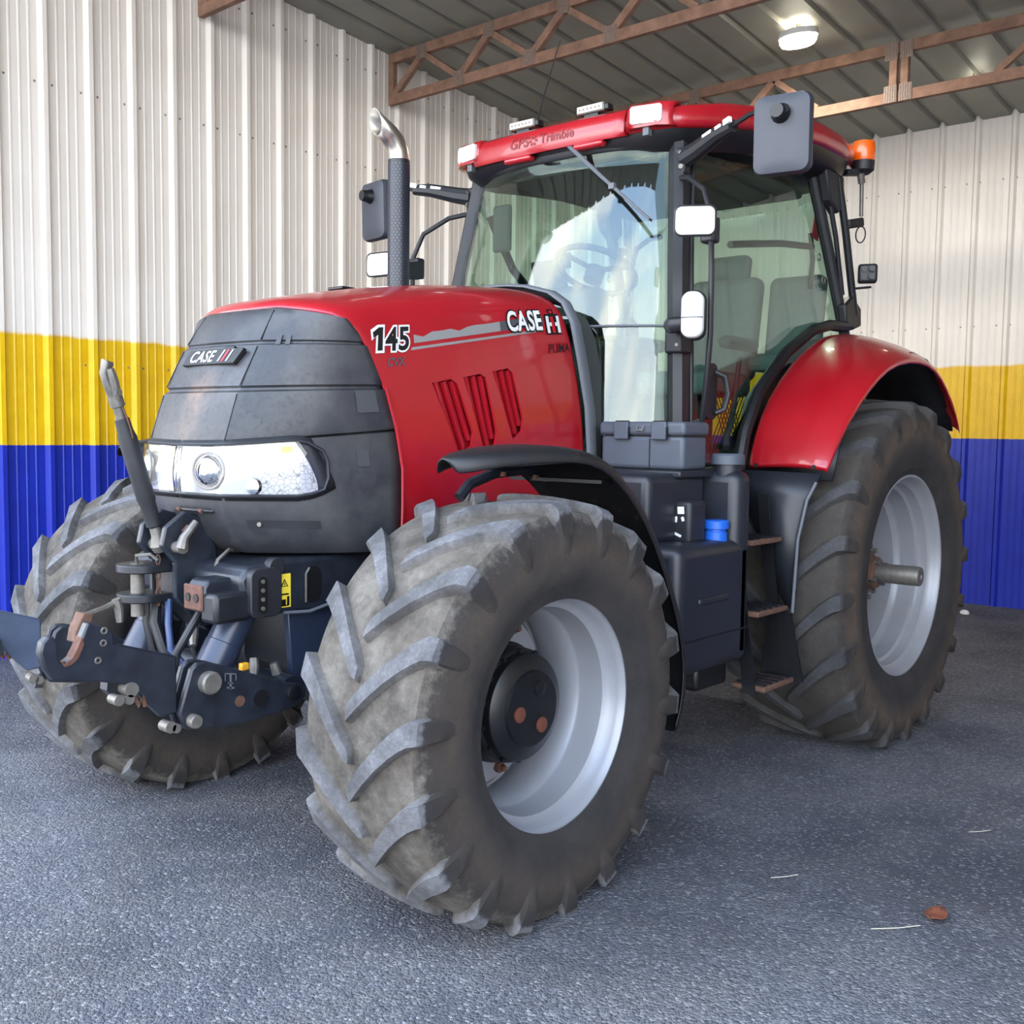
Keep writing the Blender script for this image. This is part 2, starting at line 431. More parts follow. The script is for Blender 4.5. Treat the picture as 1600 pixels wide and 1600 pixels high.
# sheet screws
def screws(pts, axis, parent):
    mb = MB()
    for p in pts:
        q = Vector(p); mb.tube([q, q + Vector(axis) * .006], [.009, .006], 6)
    tag(obj('sheet_screws', mb, 'screw_grey', parent), kind='stuff')
pts = []
for k in range(-6, 22):
    xr = x0 - k * PITCH
    for zz in (3.86, 2.0 if k > 0 else 3.86):
        for dx in (.045, -.075): pts.append((xr + dx, WY, zz + .0))
    for dx in (.045, -.075): pts.append((xr + dx, WY, ceil_z(xr) - .22))
screws([p for p in pts if p[0] > BX + .05], (0, 1, 0), wl_root)
pts = []
for k in range(-8, 8):
    for zz in (3.95, 2.62):
        for dy in (.045, -.075): pts.append((BX, y0 + k * PITCH + dy, zz))
screws(pts, (1, 0, 0), wb_root)
# cream top strip of the left wall seen above the roof line is the sheet itself; roof trusses:
def truss(x, zb, zt, label, y_end=YR - .1):
    root = empty('roof_truss', (x, WY + .04, zb), label, 'truss', 'timber roof trusses')
    L = lambda p: (p[0] - x, p[1] - (WY + .04), p[2] - zb)
    ch, th = .085, .05
    ya, ym = WY + .045, -.035
    for a, b in ((ya, ym - .003), (ym + .003, y_end)):
        for nm, z in (('bottom_chord', zb + ch / 2), ('top_chord', zt - ch / 2)):
            obj(nm, MB().bar(L((x, a, z)), L((x, b, z)), th, ch), 'timber', root, bevel=.004)
    posts = [ya + .03, ym - .045, ym + .045]
    for y in posts:
        obj('post', MB().bar(L((x, y, zb + ch)), L((x, y, zt - ch)), th, .06, up=(0, 1, 0)), 'timber', root, bevel=.003)
    def webs(ys, d, lim):
        y = ys; first = True
        while True:
            t0, b0, t1 = y, y + d * .44, y + d * .77
            if first:
                obj('web', MB().bar(L((x, y - d * .36, zb + ch * .9)), L((x, t0, zt - ch * .9)), th * .9, .058), 'timber', root, bevel=.003)
                first = False
            if abs(t1 - ys) > lim: break
            obj('web', MB().bar(L((x, t0, zt - ch * .9)), L((x, b0, zb + ch * .9)), th * .9, .05), 'timber', root, bevel=.003)
            obj('web', MB().bar(L((x, b0, zb + ch * .9)), L((x, t1, zt - ch * .9)), th * .9, .062), 'timber', root, bevel=.003)
            for yy, zz in ((t0, zt - ch * .8), (b0, zb + ch * .8)):
                g = MB().box(L((x + th / 2 + .003, yy, zz)), (.004, .11, .115))
                for i in range(6): g.box(L((x + th / 2 + .006, yy - .044 + i * .0176, zz)), (.003, .004, .1))
                obj('nail_plate', g, 'nail_plate', root)
            y = t1
        obj('web', MB().bar(L((x, y, zt - ch * .9)), L((x, y + d * .4, zb + ch * .9)), th * .9, .05), 'timber', root, bevel=.003)
    webs(-3.42, 1, 3.0); webs(3.4, -1, 3.0)
    for y in (ym - .06, ym + .06):
        for zz in (zb + ch * .8, zt - ch * .8):
            g = MB().box(L((x + th / 2 + .003, y, zz)), (.004, .10, .13))
            for i in range(5): g.box(L((x + th / 2 + .006, y - .038 + i * .019, zz)), (.003, .004, .115))
            obj('nail_plate', g, 'nail_plate', root)
    return root
truss(.79, 4.62, 5.055, 'timber roof truss nearest the yard, end showing at the top left')
truss(-1.12, 4.43, 4.87, 'timber roof truss crossing above the tractor cab')
truss(-3.03, 4.20, 4.66, 'timber roof truss nearest the back wall')

# ceiling lamps
def led_lamp(loc, rx, ry, strength, label):
    root = empty('ceiling_lamp', loc, label, 'lamp')
    ring = lambda k, z: [(rx * k * math.cos(a), ry * k * math.sin(a), z) for a in [2 * PI * i / 28 for i in range(29)]]
    obj('housing', MB().grid([ring(.6, .05), ring(1.0, .045), ring(1.04, .02), ring(1.04, 0), ring(.96, -.004)]), 'lamp_body', root)
    obj('diffuser', MB().grid([ring(.97, 0), ring(.97, -.03), ring(.86, -.055), ring(.5, -.068), ring(.01, -.07)]), 'ceiling_led', root)
    obj('bracket', MB().cyl((0, 0, .04), (0, 0, .10), .02), 'galvanised', root)
    ld = bpy.data.lights.new('lamp_light', 'AREA'); ld.shape = 'ELLIPSE'; ld.size = rx * 1.8; ld.size_y = ry * 1.8; ld.energy = strength; ld.color = (1, .93, .82)
    lo = bpy.data.objects.new('lamp_light', ld); C.objects.link(lo); lo.parent = root; lo.location = (0, 0, -.09)
led_lamp((-2.45, -.62, 4.665), .10, .155, 28, 'lit oval lamp under the roof above the tractor')
root = empty('spot_lamp', (-4.0, .21, 4.545), 'tiny lit lamp hanging by the farthest truss', 'lamp')
obj('cable', MB().tube([(0, 0, .12), (.02, .01, .06), (0, 0, .02)], .004, 6), 'hose', root)
for i, (a, b, r) in enumerate(((0, 0, .022), (.02, .05, .014), (.02, .085, .014))):
    obj('bulb', MB().tube([(a, b, -.02 - i * .012), (a, b, -.012 - i * .012), (a, b, .012 - i * .012), (a, b, .02 - i * .012)], [r * .4, r, r, r * .4], 10), 'ceiling_led', root)
# ------------------------------------------------------------------ the tractor (x forward, y to its left side)
TR = empty('tractor', (0, 0, 0), 'red tractor with black nose and muddy tyres parked in the shed', 'tractor')
FA = (2.754, .662); RA = (0.0, .865)      # axle centres in x, z

# ---- tyres and wheels
def lug_path(R, W):
    """top line of one tread bar in (w, r, inward normal, height, share of the sweep, half width)"""
    h = .036 if R < .8 else .040
    P = []                               # (top w, top r, base w, base r, sweep share, half width)
    carc = lambda w: interp([(0, R - .030), (.2, R - .032), (.34, R - .038), (.425, R - .052), (.468, R - .090)], abs(w) / W)
    for s in (0, .05, .15, .3, .5, .7, .86, .96):
        w = -.015 * W + (.462 * W + .015 * W) * s
        P.append((w, R - .020 * (2 * w / W) ** 2 - (.006 if s == 0 else 0), w, carc(w) - .006, s, (.018 if s == 0 else .026) + .011 * s))
    P.append((.484 * W, R - .032, .452 * W, R - .090, 1.0, .035))
    P.append((.497 * W, R - .062, .468 * W, R - .115, 1.02, .034))
    P.append((.504 * W, R - .098, .482 * W, R - .140, 1.04, .031))
    P.append((.505 * W, R - .135, .488 * W, R - .165, 1.06, .026))
    P.append((.499 * W, R - .172, .490 * W, R - .190, 1.08, .014))
    return P
def make_tyre(c, R, W, rim, nl, mat, sweep, parent, name):
    prof = [(0, R - .030), (.2, R - .032), (.34, R - .038), (.425, R - .052), (.468, R - .090), (.486, R - .13), (.495, R - .170), (.499, R - .21), (.496, R - .24), (.488, R - .262), (.476, rim + .05), (.470, rim + .045), (.462, rim + .035), (.445, rim + .018), (.428, rim - .004)]
    wl_ = lambda w, r: 0.0 if r > R - .03 else (1.0 if r < R - .125 else min(1, max(0, (abs(w) - .40) / .085)))
    du_ = lambda r: max(0.0, 1 - abs(r - (R - .16)) / .10)
    prof = [(-w, r) for w, r in prof[::-1]] + prof[1:]
    n = 160; v = []; f = []; A = []; D = []; G = []
    def put(w, r, th):
        x, z = c[0] + r * math.sin(th), c[2] + r * math.cos(th)
        if z < .0: w *= 1.0 - z * .5; z = 0.0
        return (x, c[1] + w, z)
    m = len(prof)
    for k in range(n):
        for w, r in prof:
            v.append(put(w * W, r, 2 * PI * k / n)); A.append(wl_(w, r)); D.append(du_(r)); G.append(0.0)
    for k in range(n):
        for i in range(m - 1):
            f.append((k * m + i, k * m + i + 1, ((k + 1) % n) * m + i + 1, ((k + 1) % n) * m + i))
    LP = lug_path(R, W)
    for hs in (1, -1):
        for k in range(nl):
            th0 = 2 * PI * (k + (.5 if hs < 0 else 0)) / nl + .05
            b = len(v)
            for w, r, wb, rb, s, hw in LP:
                th = th0 + sweep * (1 - min(s, 1)) ** 1.25 - .05 * max(0, s - 1)
                e = .013 if s <= 1 else .008
                for ww, rr_, dd in ((wb, rb, hw + e), (w, r, hw), (w, r, -hw), (wb, rb, -hw - e)):
                    v.append(put(hs * ww, rr_, th + dd / R)); A.append(wl_(ww / W, rr_) if s > 1 else .0); D.append(du_(rr_) * .6); G.append(1.0 if abs(dd) <= hw else 0.0)
            q = len(LP)
            for i in range(q - 1):
                for j in range(3):
                    a = b + i * 4 + j; fc = (a, a + 1, a + 5, a + 4); f.append(fc if hs > 0 else fc[::-1])
            f.append((b, b + 3, b + 2, b + 1)); f.append((b + q * 4 - 4, b + q * 4 - 3, b + q * 4 - 2, b + q * 4 - 1))
    me = bpy.data.meshes.new(name); me.from_pydata(v, [], f); me.materials.append(MAT[mat])
    for nm, vals in (('wall', A), ('dust', D), ('lug', G)):
        at = me.attributes.new(nm, 'FLOAT', 'POINT'); at.data.foreach_set('value', vals)
    bm = bmesh.new(); bm.from_mesh(me); bmesh.ops.recalc_face_normals(bm, faces=bm.faces)
    for e in bm.edges:
        if len(e.link_faces) == 2 and e.calc_face_angle(0) > math.radians(34): e.smooth = False
    for fc in bm.faces: fc.smooth = True
    bm.to_mesh(me); bm.free()
    return link(name, me, parent)

def front_wheel(s):
    cy = s * .982; c = (FA[0], cy, FA[1])
    ty = make_tyre(c, .705, .54,   .380, 18, 'front_rubber', .34, TR, 'front_tyre')
    rim = [(.376, .190), (.386, .205), (.393, .214), (.391, .221), (.383, .221), (.374, .212), (.368, .195), (.362, .170), (.354, .160), (.342, .150), (.340, .130),
           (.336, .06), (.332, .05), (.318, .03), (.315, -.02), (.322, -.10), (.345, -.14), (.36, -.19), (.386, -.205), (.393, -.218), (.383, -.222)]
    obj('rim', MB().lathe(rim, c, 72, s), 'silver_rim', ty, ang=32)
    disc = [(.335, -.14), (.312, -.115), (.30, -.10), (.27, -.095), (.235, -.09), (.205, -.088), (.15, -.09)]
    obj('wheel_disc', MB().lathe(disc, c, 60, s), 'silver_rim', ty, ang=40)
    hb = [(.001, -.16), (.205, -.16), (.205, -.02), (.20, -.005), (.192, .0), (.192, .045), (.188, .05), (.178, .052), (.178, .085), (.172, .092), (.128, .108), (.124, .118), (.02, .122), (.001, .122)]
    hub = obj('hub', MB().lathe(hb, c, 48, s), 'hub_black', ty, ang=30)
    for k in range(14):
        a = 2 * PI * k / 14; p = Vector((c[0] + .184 * math.sin(a), cy + s * .052, c[2] + .184 * math.cos(a)))
        obj('bolt', MB().cyl(p, p + Vector((0, s * .012, 0)), .009, n=6), 'hub_black', hub)
    for k in range(3):
        a = 1.65 + 2 * PI * k / 3; p = Vector((c[0] + .072 * math.sin(a), cy + s * .118, c[2] + .072 * math.cos(a)))
        obj('plug', MB().tube([p, p + Vector((0, s * .008, 0)), p + Vector((0, s * .010, 0))], [.026, .026, .020], 16), 'plug_brown' if k < 2 else 'hub_black', hub)
    for k in range(8):
        a = 2 * PI * k / 8 + .25; p = Vector((c[0] + .262 * math.sin(a), cy - s * .096, c[2] + .262 * math.cos(a)))
        obj('wheel_bolt', MB().tube([p, p + Vector((0, s * .022, 0)), p + Vector((0, s * .022, 0)), p + Vector((0, s * .04, 0))], [.02, .02, .012, .011], 6), 'rust', ty)
    return ty
front_wheel(1); front_wheel(-1)

def rear_wheel(s):
    cy = s * 1.006; c = (RA[0], cy, RA[1])
    ty = make_tyre(c, .90, .65, .505, 20, 'rear_rubber', .34, TR, 'rear_tyre')
    rim = [(.50, .255), (.510, .268), (.518, .278), (.516, .286), (.506, .286), (.497, .276), (.492, .255), (.484, .235), (.470, .222), (.468, .19), (.464, .175), (.448, .165),
           (.444, .09), (.440, .075), (.420, .055), (.416, -.04), (.432, -.2), (.46, -.24), (.48, -.26), (.51, -.27), (.518, -.28)]
    obj('rim', MB().lathe(rim, c, 84, s), 'silver_rim', ty, ang=32)
    disc = [(.434, -.17), (.420, -.14), (.40, -.12), (.34, -.10), (.26, -.09), (.19, -.085), (.13, -.085)]
    obj('wheel_disc', MB().lathe(disc, c, 72, s), 'silver_rim', ty, ang=40)
    hb = [(.001, -.20), (.165, -.20), (.165, -.05), (.155, -.04), (.125, -.035), (.122, .075), (.115, .085), (.085, .09), (.082, .135), (.074, .14), (.05, .142)]
    hub = obj('hub', MB().lathe(hb, c, 40, s), 'rusty_step', ty, ang=30)
    for k in range(10):
        a = 2 * PI * k / 10; p = Vector((c[0] + .103 * math.sin(a), cy + s * .084, c[2] + .132 * math.cos(a)))
        obj('bolt', MB().cyl(p, p + Vector((0, s * .02, 0)), .013, n=6), 'steel', hub)
    for k in range(4):
        a = 2 * PI * k / 4 + .5; p = Vector((c[0] + .078 * math.sin(a), cy + s * .13, c[2] + .066 * math.cos(a)))
        obj('clamp_bolt', MB().cyl(p, p + Vector((0, s * .03, 0)), .014, n=6), 'steel', hub)
    ax = MB().lathe([(.050, .03), (.050, .352), (.046, .360), (.020, .360), (.018, .352), (.001, .352)], c, 32, s)
    obj('axle_shaft', ax, 'galvanised', ty)
    return ty
rear_wheel(1); rear_wheel(-1)

# ---- nose and bonnet
NROW = [(1.988, 3.116, .208, 2.978, .426, 1.952), (1.865, 3.193, .225, 2.905, .440, 1.872), (1.70, 3.280, .226, 2.83, .452, 1.72), (1.522, 3.339, .229, 2.782, .458, 1.572),
        (1.42, 3.356, .230, 2.752, .460, 1.43), (1.30, 3.345, .228, 2.75, .459, 1.28), (1.20, 3.305, .222, 2.75, .455, 1.18), (1.14, 3.24, .21, 2.75, .45, 1.13)]
def nrow(z):
    if z >= NROW[0][0]: return NROW[0][1:]
    for a, b in zip(NROW, NROW[1:]):
        if z >= b[0]:
            t = (z - b[0]) / (a[0] - b[0]); return tuple(q + (p - q) * t for p, q in zip(a[1:], b[1:]))
    return NROW[-1][1:]
def nosept(z, s, off=0.0):
    """s: 0 middle of the nose, .4 crease, 1 edge of the red bonnet; negative s is the right half"""
    sg = -1 if s < 0 else 1; s = abs(s)
    xc, yc, xd, yd, zd = nrow(z)
    if s <= .4:
        t = s / .4; x, y, zz = xc + .018 * (1 - t * t), yc * t, z; nx, ny = (1 - .25 * t), .25 * t
    else:
        t = (s - .4) / .6; b = .045 * math.sin(PI * t) ** .9
        x = xc + (xd - xc) * t + .43 * b; y = yc + (yd - yc) * t + .9 * b; zz = z + (zd - z) * t; nx, ny = .75 - .45 * t, .45 + .5 * t
    return Vector((x + nx * off, sg * (y + ny * off), zz))
SS = [0, .1, .2, .3, .38, .4, .42, .5, .58, .66, .74, .82, .9, .96, 1.0]
SS = [-s for s in SS[:0:-1]] + SS
def nose_patch(rows): return [[nosept(z, s, o) for s in SS] for z, o in rows]
up = []
for z, o in ((1.994, -.012), (1.988, 0), (1.965, .004), (1.93, .004), (1.885, .001), (1.873, .000), (1.867, -.010), (1.860, -.010), (1.855, .004), (1.80, .005), (1.75, .004), (1.713, .001), (1.705, -.01), (1.697, -.01), (1.690, .004), (1.63, .006), (1.58, .006), (1.535, .004), (1.524, .002), (1.522, -.02)):
    up.append((z, o))
nose = MB().grid(nose_patch(up))
cowl = obj('grille_cowl', nose, 'nose_plastic', TR, ang=30, solid=.006)
bvh_nose = BVHTree.FromPolygons(nose.v, nose.f)
low = [(1.528, -.03), (1.519, -.012), (1.516, -.004), (1.50, -.002), (1.42, 0), (1.34, 0), (1.30, .002), (1.25, .001), (1.20, 0), (1.16, -.004), (1.14, -.012), (1.138, -.05)]
lowm = MB().grid(nose_patch(low))
lcowl = obj('lower_cowl', lowm, 'nose_plastic', TR, ang=30, solid=.006)
bvh_low = BVHTree.FromPolygons(lowm.v, lowm.f)
# vertical seams of the cowl along the creases
for sg in (1, -1):
    obj('cowl_seam', MB().tube([nosept(z, sg * .4, .004) for z in (1.982, 1.95, 1.90, 1.875)], .0022, 6), 'decal_black', cowl)
    obj('cowl_seam', MB().tube([nosept(z, sg * .4, .0065) for z in (1.85, 1.80, 1.75, 1.715)], .0022, 6), 'decal_black', cowl)
    obj('cowl_seam', MB().tube([nosept(z, sg * .4, .0065) for z in (1.685, 1.63, 1.58, 1.53)], .0022, 6), 'decal_black', cowl)
# bonnet shell
front = [nosept(1.990, s, .002) for s in (0, .2, .4, .7, 1.0)] + [Vector((r[3], r[4] + .004, r[5])) for r in NROW[1:]]
front[4] = Vector((2.978, .434, 1.955))
lip = (.034, .034, .034, .032, .026, .008, 0, 0, 0, 0, 0, 0)
rear = [Vector(p) for p in ((1.79, 0, 2.215), (1.79, .1, 2.212), (1.785, .2, 2.20), (1.78, .33, 2.165), (1.775, .405, 2.115), (1.755, .44, 2.03), (1.72, .455, 1.88), (1.67, .462, 1.68), (1.65, .463, 1.5), (1.64, .46, 1.35), (1.64, .455, 1.2), (1.64, .45, 1.1))]
wt = (1, 1, 1, .9, .75, .45, .2, 0, 0, 0, 0, 0)
rows = []
NU = 14
for i in range(-1, NU + 1):
    u = max(0, i) / NU; r = []
    for k in range(12):
        p = (front[k] + Vector((-.55 * lip[k], 0, lip[k] if k < 5 else 0))).lerp(rear[k], u) if i >= 0 else front[k].copy(); p.z += .032 * math.sin(PI * u) * wt[k]
        if k > 2: p.y += .012 * math.sin(PI * u)
        r.append(p)
    rows.append([Vector((p.x, -p.y, p.z)) for p in r[:0:-1]] + r)
hoodm = MB().grid(rows)
hood = obj('bonnet', hoodm, 'red_paint', TR, ang=60, subsurf=1, solid=.01)
VENTS = [((2.600, 1.748), (2.478, 1.480), .134), ((2.434, 1.776), (2.336, 1.486), .128), ((2.268, 1.806), (2.168, 1.540), .122)]
def vent_outline(v):
    (xa, za), (xb, zb), w = v
    return [(xa, za), (xa - w * .75, za + .018), (xa - w, za + .002), (xb + .036 - w * .98, zb + .085), (xb + .022 - w * .80, zb + .035), (xb - .02, zb)]
cut = MB()
for v in VENTS:
    for sg in (1, -1): cut.plate(vent_outline(v), *sorted((sg * .40, sg * .56)))
cutter = link('cutter', cut.mesh('cutter', 'red_paint'))
md = hood.modifiers.new('pockets', 'BOOLEAN'); md.object = cutter; md.operation = 'DIFFERENCE'; md.solver = 'EXACT'
dg0 = bpy.context.evaluated_depsgraph_get()
me_ = bpy.data.meshes.new_from_object(hood.evaluated_get(dg0))
if len(me_.polygons) < 500:              # keep the plain shell if the pockets could not be cut
    md.show_viewport = False; md.show_render = False
    dg0 = bpy.context.evaluated_depsgraph_get(); me_ = bpy.data.meshes.new_from_object(hood.evaluated_get(dg0)); print('POCKETS FAILED')
hood.modifiers.clear(); hood.data = me_
bpy.data.objects.remove(cutter)
bm_ = bmesh.new(); bm_.from_mesh(me_)
for e in bm_.edges:
    if len(e.link_faces) == 2: e.smooth = e.calc_face_angle(0) < math.radians(28)
for f_ in bm_.faces: f_.smooth = True
bm_.to_mesh(me_); bm_.free()
md = hood.modifiers.new('even_shading', 'WEIGHTED_NORMAL'); md.keep_sharp = True; md.weight = 90
bvh_hood = BVHTree.FromPolygons([tuple(v.co) for v in me_.vertices], [tuple(p.vertices) for p in me_.polygons])
# bright lower front edge of the bonnet panel
for sg in (1, -1):
    obj('bonnet_edge', MB().tube([Vector((r[3] - .004, sg * (r[4] + .006), r[5])) for r in NROW[2:]], .006, 8), 'red_paint', hood)
# louvres: three groups of slats, each slat its own piece
def louvre(x0, z0, x1, z1):
    d = Vector((x1 - x0, 0, z1 - z0)); L = d.length; d.normalize(); n = Vector((0, 1, 0)); w = d.cross(n)
    mb = MB(); rr = []
    for a, h in ((-.017, -.004), (-.014, .004), (.008, .013), (.012, .012), (.013, -.004)):
        rr.append([w * a + n * h, w * a + n * h + d * L])
    mb.grid(rr); q = mb.v; m = len(rr)
    mb.f.append(tuple(2 * i for i in range(m))); mb.f.append(tuple(2 * i + 1 for i in range(m))[::-1])
    return mb
def hood_y(x, z):
    h = bvh_hood.ray_cast(Vector((x, 1.5, z)), Vector((0, -1, 0)), 2)[0]
    return h.y if h else .46
for v in VENTS:
    (xa, za), (xb, zb), w = v
    for sg in (1, -1):
        o2 = [(x + (.03 if i in (0, 5) else -.06), z + (.03 if i < 3 else -.03)) for i, (x, z) in enumerate(vent_outline(v))]
        obj('vent_back', MB().plate(o2, *sorted((sg * (.436 - .006 * VENTS.index(v)), sg * (.440 - .006 * VENTS.index(v))))), 'red_paint', hood)
    for j in range(3):
        u = (j + .5) / 3.0; x0_, z0_ = xa - w * u, za + .004 + .010 * u; x1_, z1_ = xb - w * u + .034 * u * u, zb + .006 + .075 * u * u
        mb = louvre(x0_, z0_, x1_, z1_)
        for sg in (1, -1):
            o = link('louvre', mb.mesh('louvre', 'red_paint', 25), hood)
            o.location = (x0_, sg * .452, z0_); o.scale = (1, sg, 1)
# decals on the bonnet's left side (and the same on the right)
def side_fn(cx, cz, sg=1, sl=.11): return frame_fn((cx, .46 * sg, cz), (-1 * sg, 0, sl * sg), (0, 0, 1))
for sg in (1, -1):
    n = (0, sg, 0)
    top = [(-.27 + .98 * i / 16, 0.0) for i in range(17)]
    F = side_fn(2.42, 1.953, sg, .165)
    t1 = [(-.262 + i * .0475, .008 + .018 * i / 16 + (.004 * random.random() if i < 9 else 0) - (.012 if i in (1, 5) else 0)) for i in range(17)]
    b1 = [(a, -.022 + .006 * i / 16) for i, (a, b) in enumerate(t1)]
    def band(i0, i1, mat): stick('stripe_decal', strip_flat(t1[i0:i1], b1[i0:i1]), F, n, bvh_hood, mat, hood, .0016)
    band(0, 7, 'decal_silver'); band(6, 11, 'decal_silver'); band(10, 17, 'decal_dark')
    t2 = [(a - .012, -.036 + .004 * i / 16) for i, (a, b) in enumerate(t1)]; b2 = [(a - .006, b - .010) for a, b in t2]
    stick('stripe_decal', strip_flat(t2, b2), F, n, bvh_hood, 'decal_silver', hood, .0016)
    one = lambda g: poly_flat([(-.013 - g, -.041 - g), (.010 + g, -.041 - g), (.019 + g, .041 + g), (-.001 - g * .5, .041 + g), (-.030 - g, .024 + g), (-.028 - g, .004 - g), (-.006 - g, .015 - g * .5)])
    stick('model_number', one(.009), side_fn(2.846, 1.891, sg), n, bvh_hood, 'decal_white', hood, .0038)
    stick('model_number', one(.0), side_fn(2.846, 1.891, sg), n, bvh_hood, 'decal_black', hood, .0046)
    stick('model_number', text_flat('45', .115, .0095, .1, 1.04), side_fn(2.765, 1.893, sg), n, bvh_hood, 'decal_white', hood, .0038, sx=.98)
    stick('model_number', text_flat('45', .115, .003, .1, 1.04), side_fn(2.765, 1.893, sg), n, bvh_hood, 'decal_black', hood, .0046, sx=.98)
    stick('model_letters', text_flat('CVX', .042, .0012, .15), side_fn(2.775, 1.813, sg), n, bvh_hood, 'decal_dark', hood, .003)
    stick('model_letters', text_flat('PUMA', .054, .0006, 0, 1.08), side_fn(1.832, 1.926, sg), n, bvh_hood, 'decal_black', hood, .003)
    stick('maker_letters', text_flat('CASE', .112, .009, 0, 1.06), side_fn(2.052, 2.020, sg), n, bvh_hood, 'decal_black', hood, .0045, sx=.84)
    stick('maker_letters', text_flat('CASE', .112, .003, 0, 1.06), side_fn(2.052, 2.020, sg), n, bvh_hood, 'decal_white', hood, .0068, sx=.84)
    G0 = side_fn(1.862, 2.028, sg); G = lambda a, b: G0(a * .82, b * .85)
    rects = lambda L: ([(x, y, 0) for a, b, c, d in L for x, y in ((a, c), (b, c), (b, d), (a, d))], [(4 * i, 4 * i + 1, 4 * i + 2, 4 * i + 3) for i in range(len(L))])
    stick('maker_emblem', rects([(-.062, .068, -.052, .05), (-.02, .03, .05, .075)]), G, n, bvh_hood, 'decal_black', hood, .0045)
    stick('maker_emblem', rects([(-.054, -.030, -.044, .040), (.036, .060, -.044, .040), (-.03, -.012, -.010, .008), (.018, .036, -.010, .008)]), G, n, bvh_hood, 'decal_white', hood, .0068)
    stick('maker_emblem', rects([(-.010, .016, -.044, .066)]), G, n, bvh_hood, 'decal_red', hood, .0068)
# badge on the nose
bn = Vector((.89, 0, .46)).normalized(); bv = Vector((-.46, 0, .89)).normalized()
B0 = frame_fn((3.236, .018, 1.812), (0, 1, 0), bv, bn)
bp = [(-.165, -.030), (.150, -.030), (.175, .030), (.12, .030), (.115, .040), (.06, .040), (.055, .030), (-.150, .030)]
badge = obj('badge', MB().prism(bp, lambda a, b: B0(a, b, .0), lambda a, b: B0(a, b, .016)), 'decal_black', cowl, bevel=.002)
Fb = lambda a, b: B0(a, b, .0165)
stick('badge_letters', text_flat('CASE', .064, .0008, .18, 1.08), lambda a, b: B0(a - .055, b - .002, .0165), bn, None, 'decal_white', badge, .001, sx=.92)
for a, w, m in ((.062, .010, 'decal_silver'), (.086, .012, 'decal_red'), (.112, .010, 'decal_silver')):
    vs, fs = poly_flat([(a - w / 2 - .008, -.022), (a + w / 2 - .008, -.022), (a + w / 2 + .008, .024), (a - w / 2 + .008, .024)])
    stick('badge_letters', (vs, fs), Fb, bn, None, m, badge, .001)
# headlights: dark frame, reflector, ring and bulb, clear cover
def hl_edge(s):
    a = abs(s)
    zl = 1.348 + .006 * max(0, a - .4); zu = 1.508 - .01 * max(0, .4 - a)
    if a > .62: zl += .02 * ((a - .62) / .1) ** 2; zu -= .035 * ((a - .62) / .1) ** 2
    return zl, zu
def hl_patch(s0, s1, grow, off, n=18, m=5):
    rows = []
    for j in range(m + 1):
        r = []
        for i in range(n + 1):
            s = s0 + (s1 - s0) * i / n; s *= 1 - .10 * (j / m) ** 2 * abs(i / n); zl, zu = hl_edge(s); zl -= grow; zu += grow
            r.append(nosept(zl + (zu - zl) * j / m, s, off))
        rows.append(r)
    return rows
for sg in (1, -1):
    fr = MB().grid(hl_patch(sg * 0, sg * .76, .022, .006))
    head = obj('headlight', fr, 'black_plastic', TR, solid=.012)
    zc = 1.425
    loop = [nosept(hl_edge(s * .72)[0] - .006, sg * s * .72, .010) for s in [i / 16 for i in range(17)]] + [nosept(1.40, sg * .735, .010), nosept(1.45, sg * .735, .010)] + [nosept(hl_edge(s * .72)[1] + .006, sg * s * .72, .010) for s in [1 - i / 16 for i in range(17)]]
    obj('trim', MB().tube(loop, .007, 8), 'black_plastic', head)
    obj('reflector', MB().grid(hl_patch(sg * .04, sg * .70, .0, .009, 24, 8)), 'headlight_reflector', head)
    obj('divider', MB().grid(hl_patch(sg * .0, sg * .035, .0, .012, 2, 3)), 'chrome', head, solid=.006)
    cx = nosept(zc, sg * .32, .012); nrm = Vector((.93, sg * .36, 0)).normalized(); uu = Vector((-nrm.y, nrm.x, 0)); vv = Vector((0, 0, 1))
    ringp = lambda R, o: [cx + uu * R * math.cos(a) + vv * R * math.sin(a) + nrm * o for a in [2 * PI * i / 32 for i in range(32)]]
    obj('reflector_ring', MB().tube(ringp(.060, .006), .005, 8, closed=True), 'screw_grey', head)
    obj('bulb', MB().grid([p + p[:1] for p in (ringp(.052, .002), ringp(.045, .016), ringp(.028, .026), ringp(.002, .03))]), 'chrome', head)
    bq = cx + nrm * .03; obj('bulb_lamp', MB().tube([bq - nrm * .006, bq, bq + nrm * .006], [.012, .014, .008], 12), 'lamp_white', head)
    cx = nosept(1.375, sg * .50, .012)
    obj('reflector_cap', MB().grid([p + p[:1] for p in (ringp(.030, .0), ringp(.026, .012), ringp(.012, .016), ringp(.002, .016))]), 'chrome', head)
    am = MB().grid([[nosept(z, sg * s, .013) for s in (.585, .605, .622)] for z in (1.478, 1.488, 1.496)])
    obj('indicator', am, 'amber', head)
    obj('cover', MB().grid(hl_patch(sg * .035, sg * .715, .002, .030, 24, 6)), 'clear_cover', head)
# small black handle below the headlights, with rust, and a moulded pocket
hp = [nosept(1.288, s, o) for s, o in ((-.02, .0), (.0, .018), (.06, .02), (.2, .02), (.28, .018), (.30, .0))]
obj('handle', MB().tube(hp, .008, 8), 'hose', lcowl)
for s in (.02, .22): obj('rust_spot', MB().tube([nosept(1.29, s, .024), nosept(1.286, s + .03, .028)], .008, 6), 'rust', lcowl)
obj('pocket', MB().grid([[nosept(z, s, .003) for s in (.46, .5, .58, .66, .7)] for z in (1.235, 1.25, 1.262)]), 'black_plastic', lcowl)
q = nosept(1.248, .5, .006); obj('pocket_screw', MB().cyl(q, q + Vector((.006, .004, 0)), .008, n=8), 'steel', lcowl)
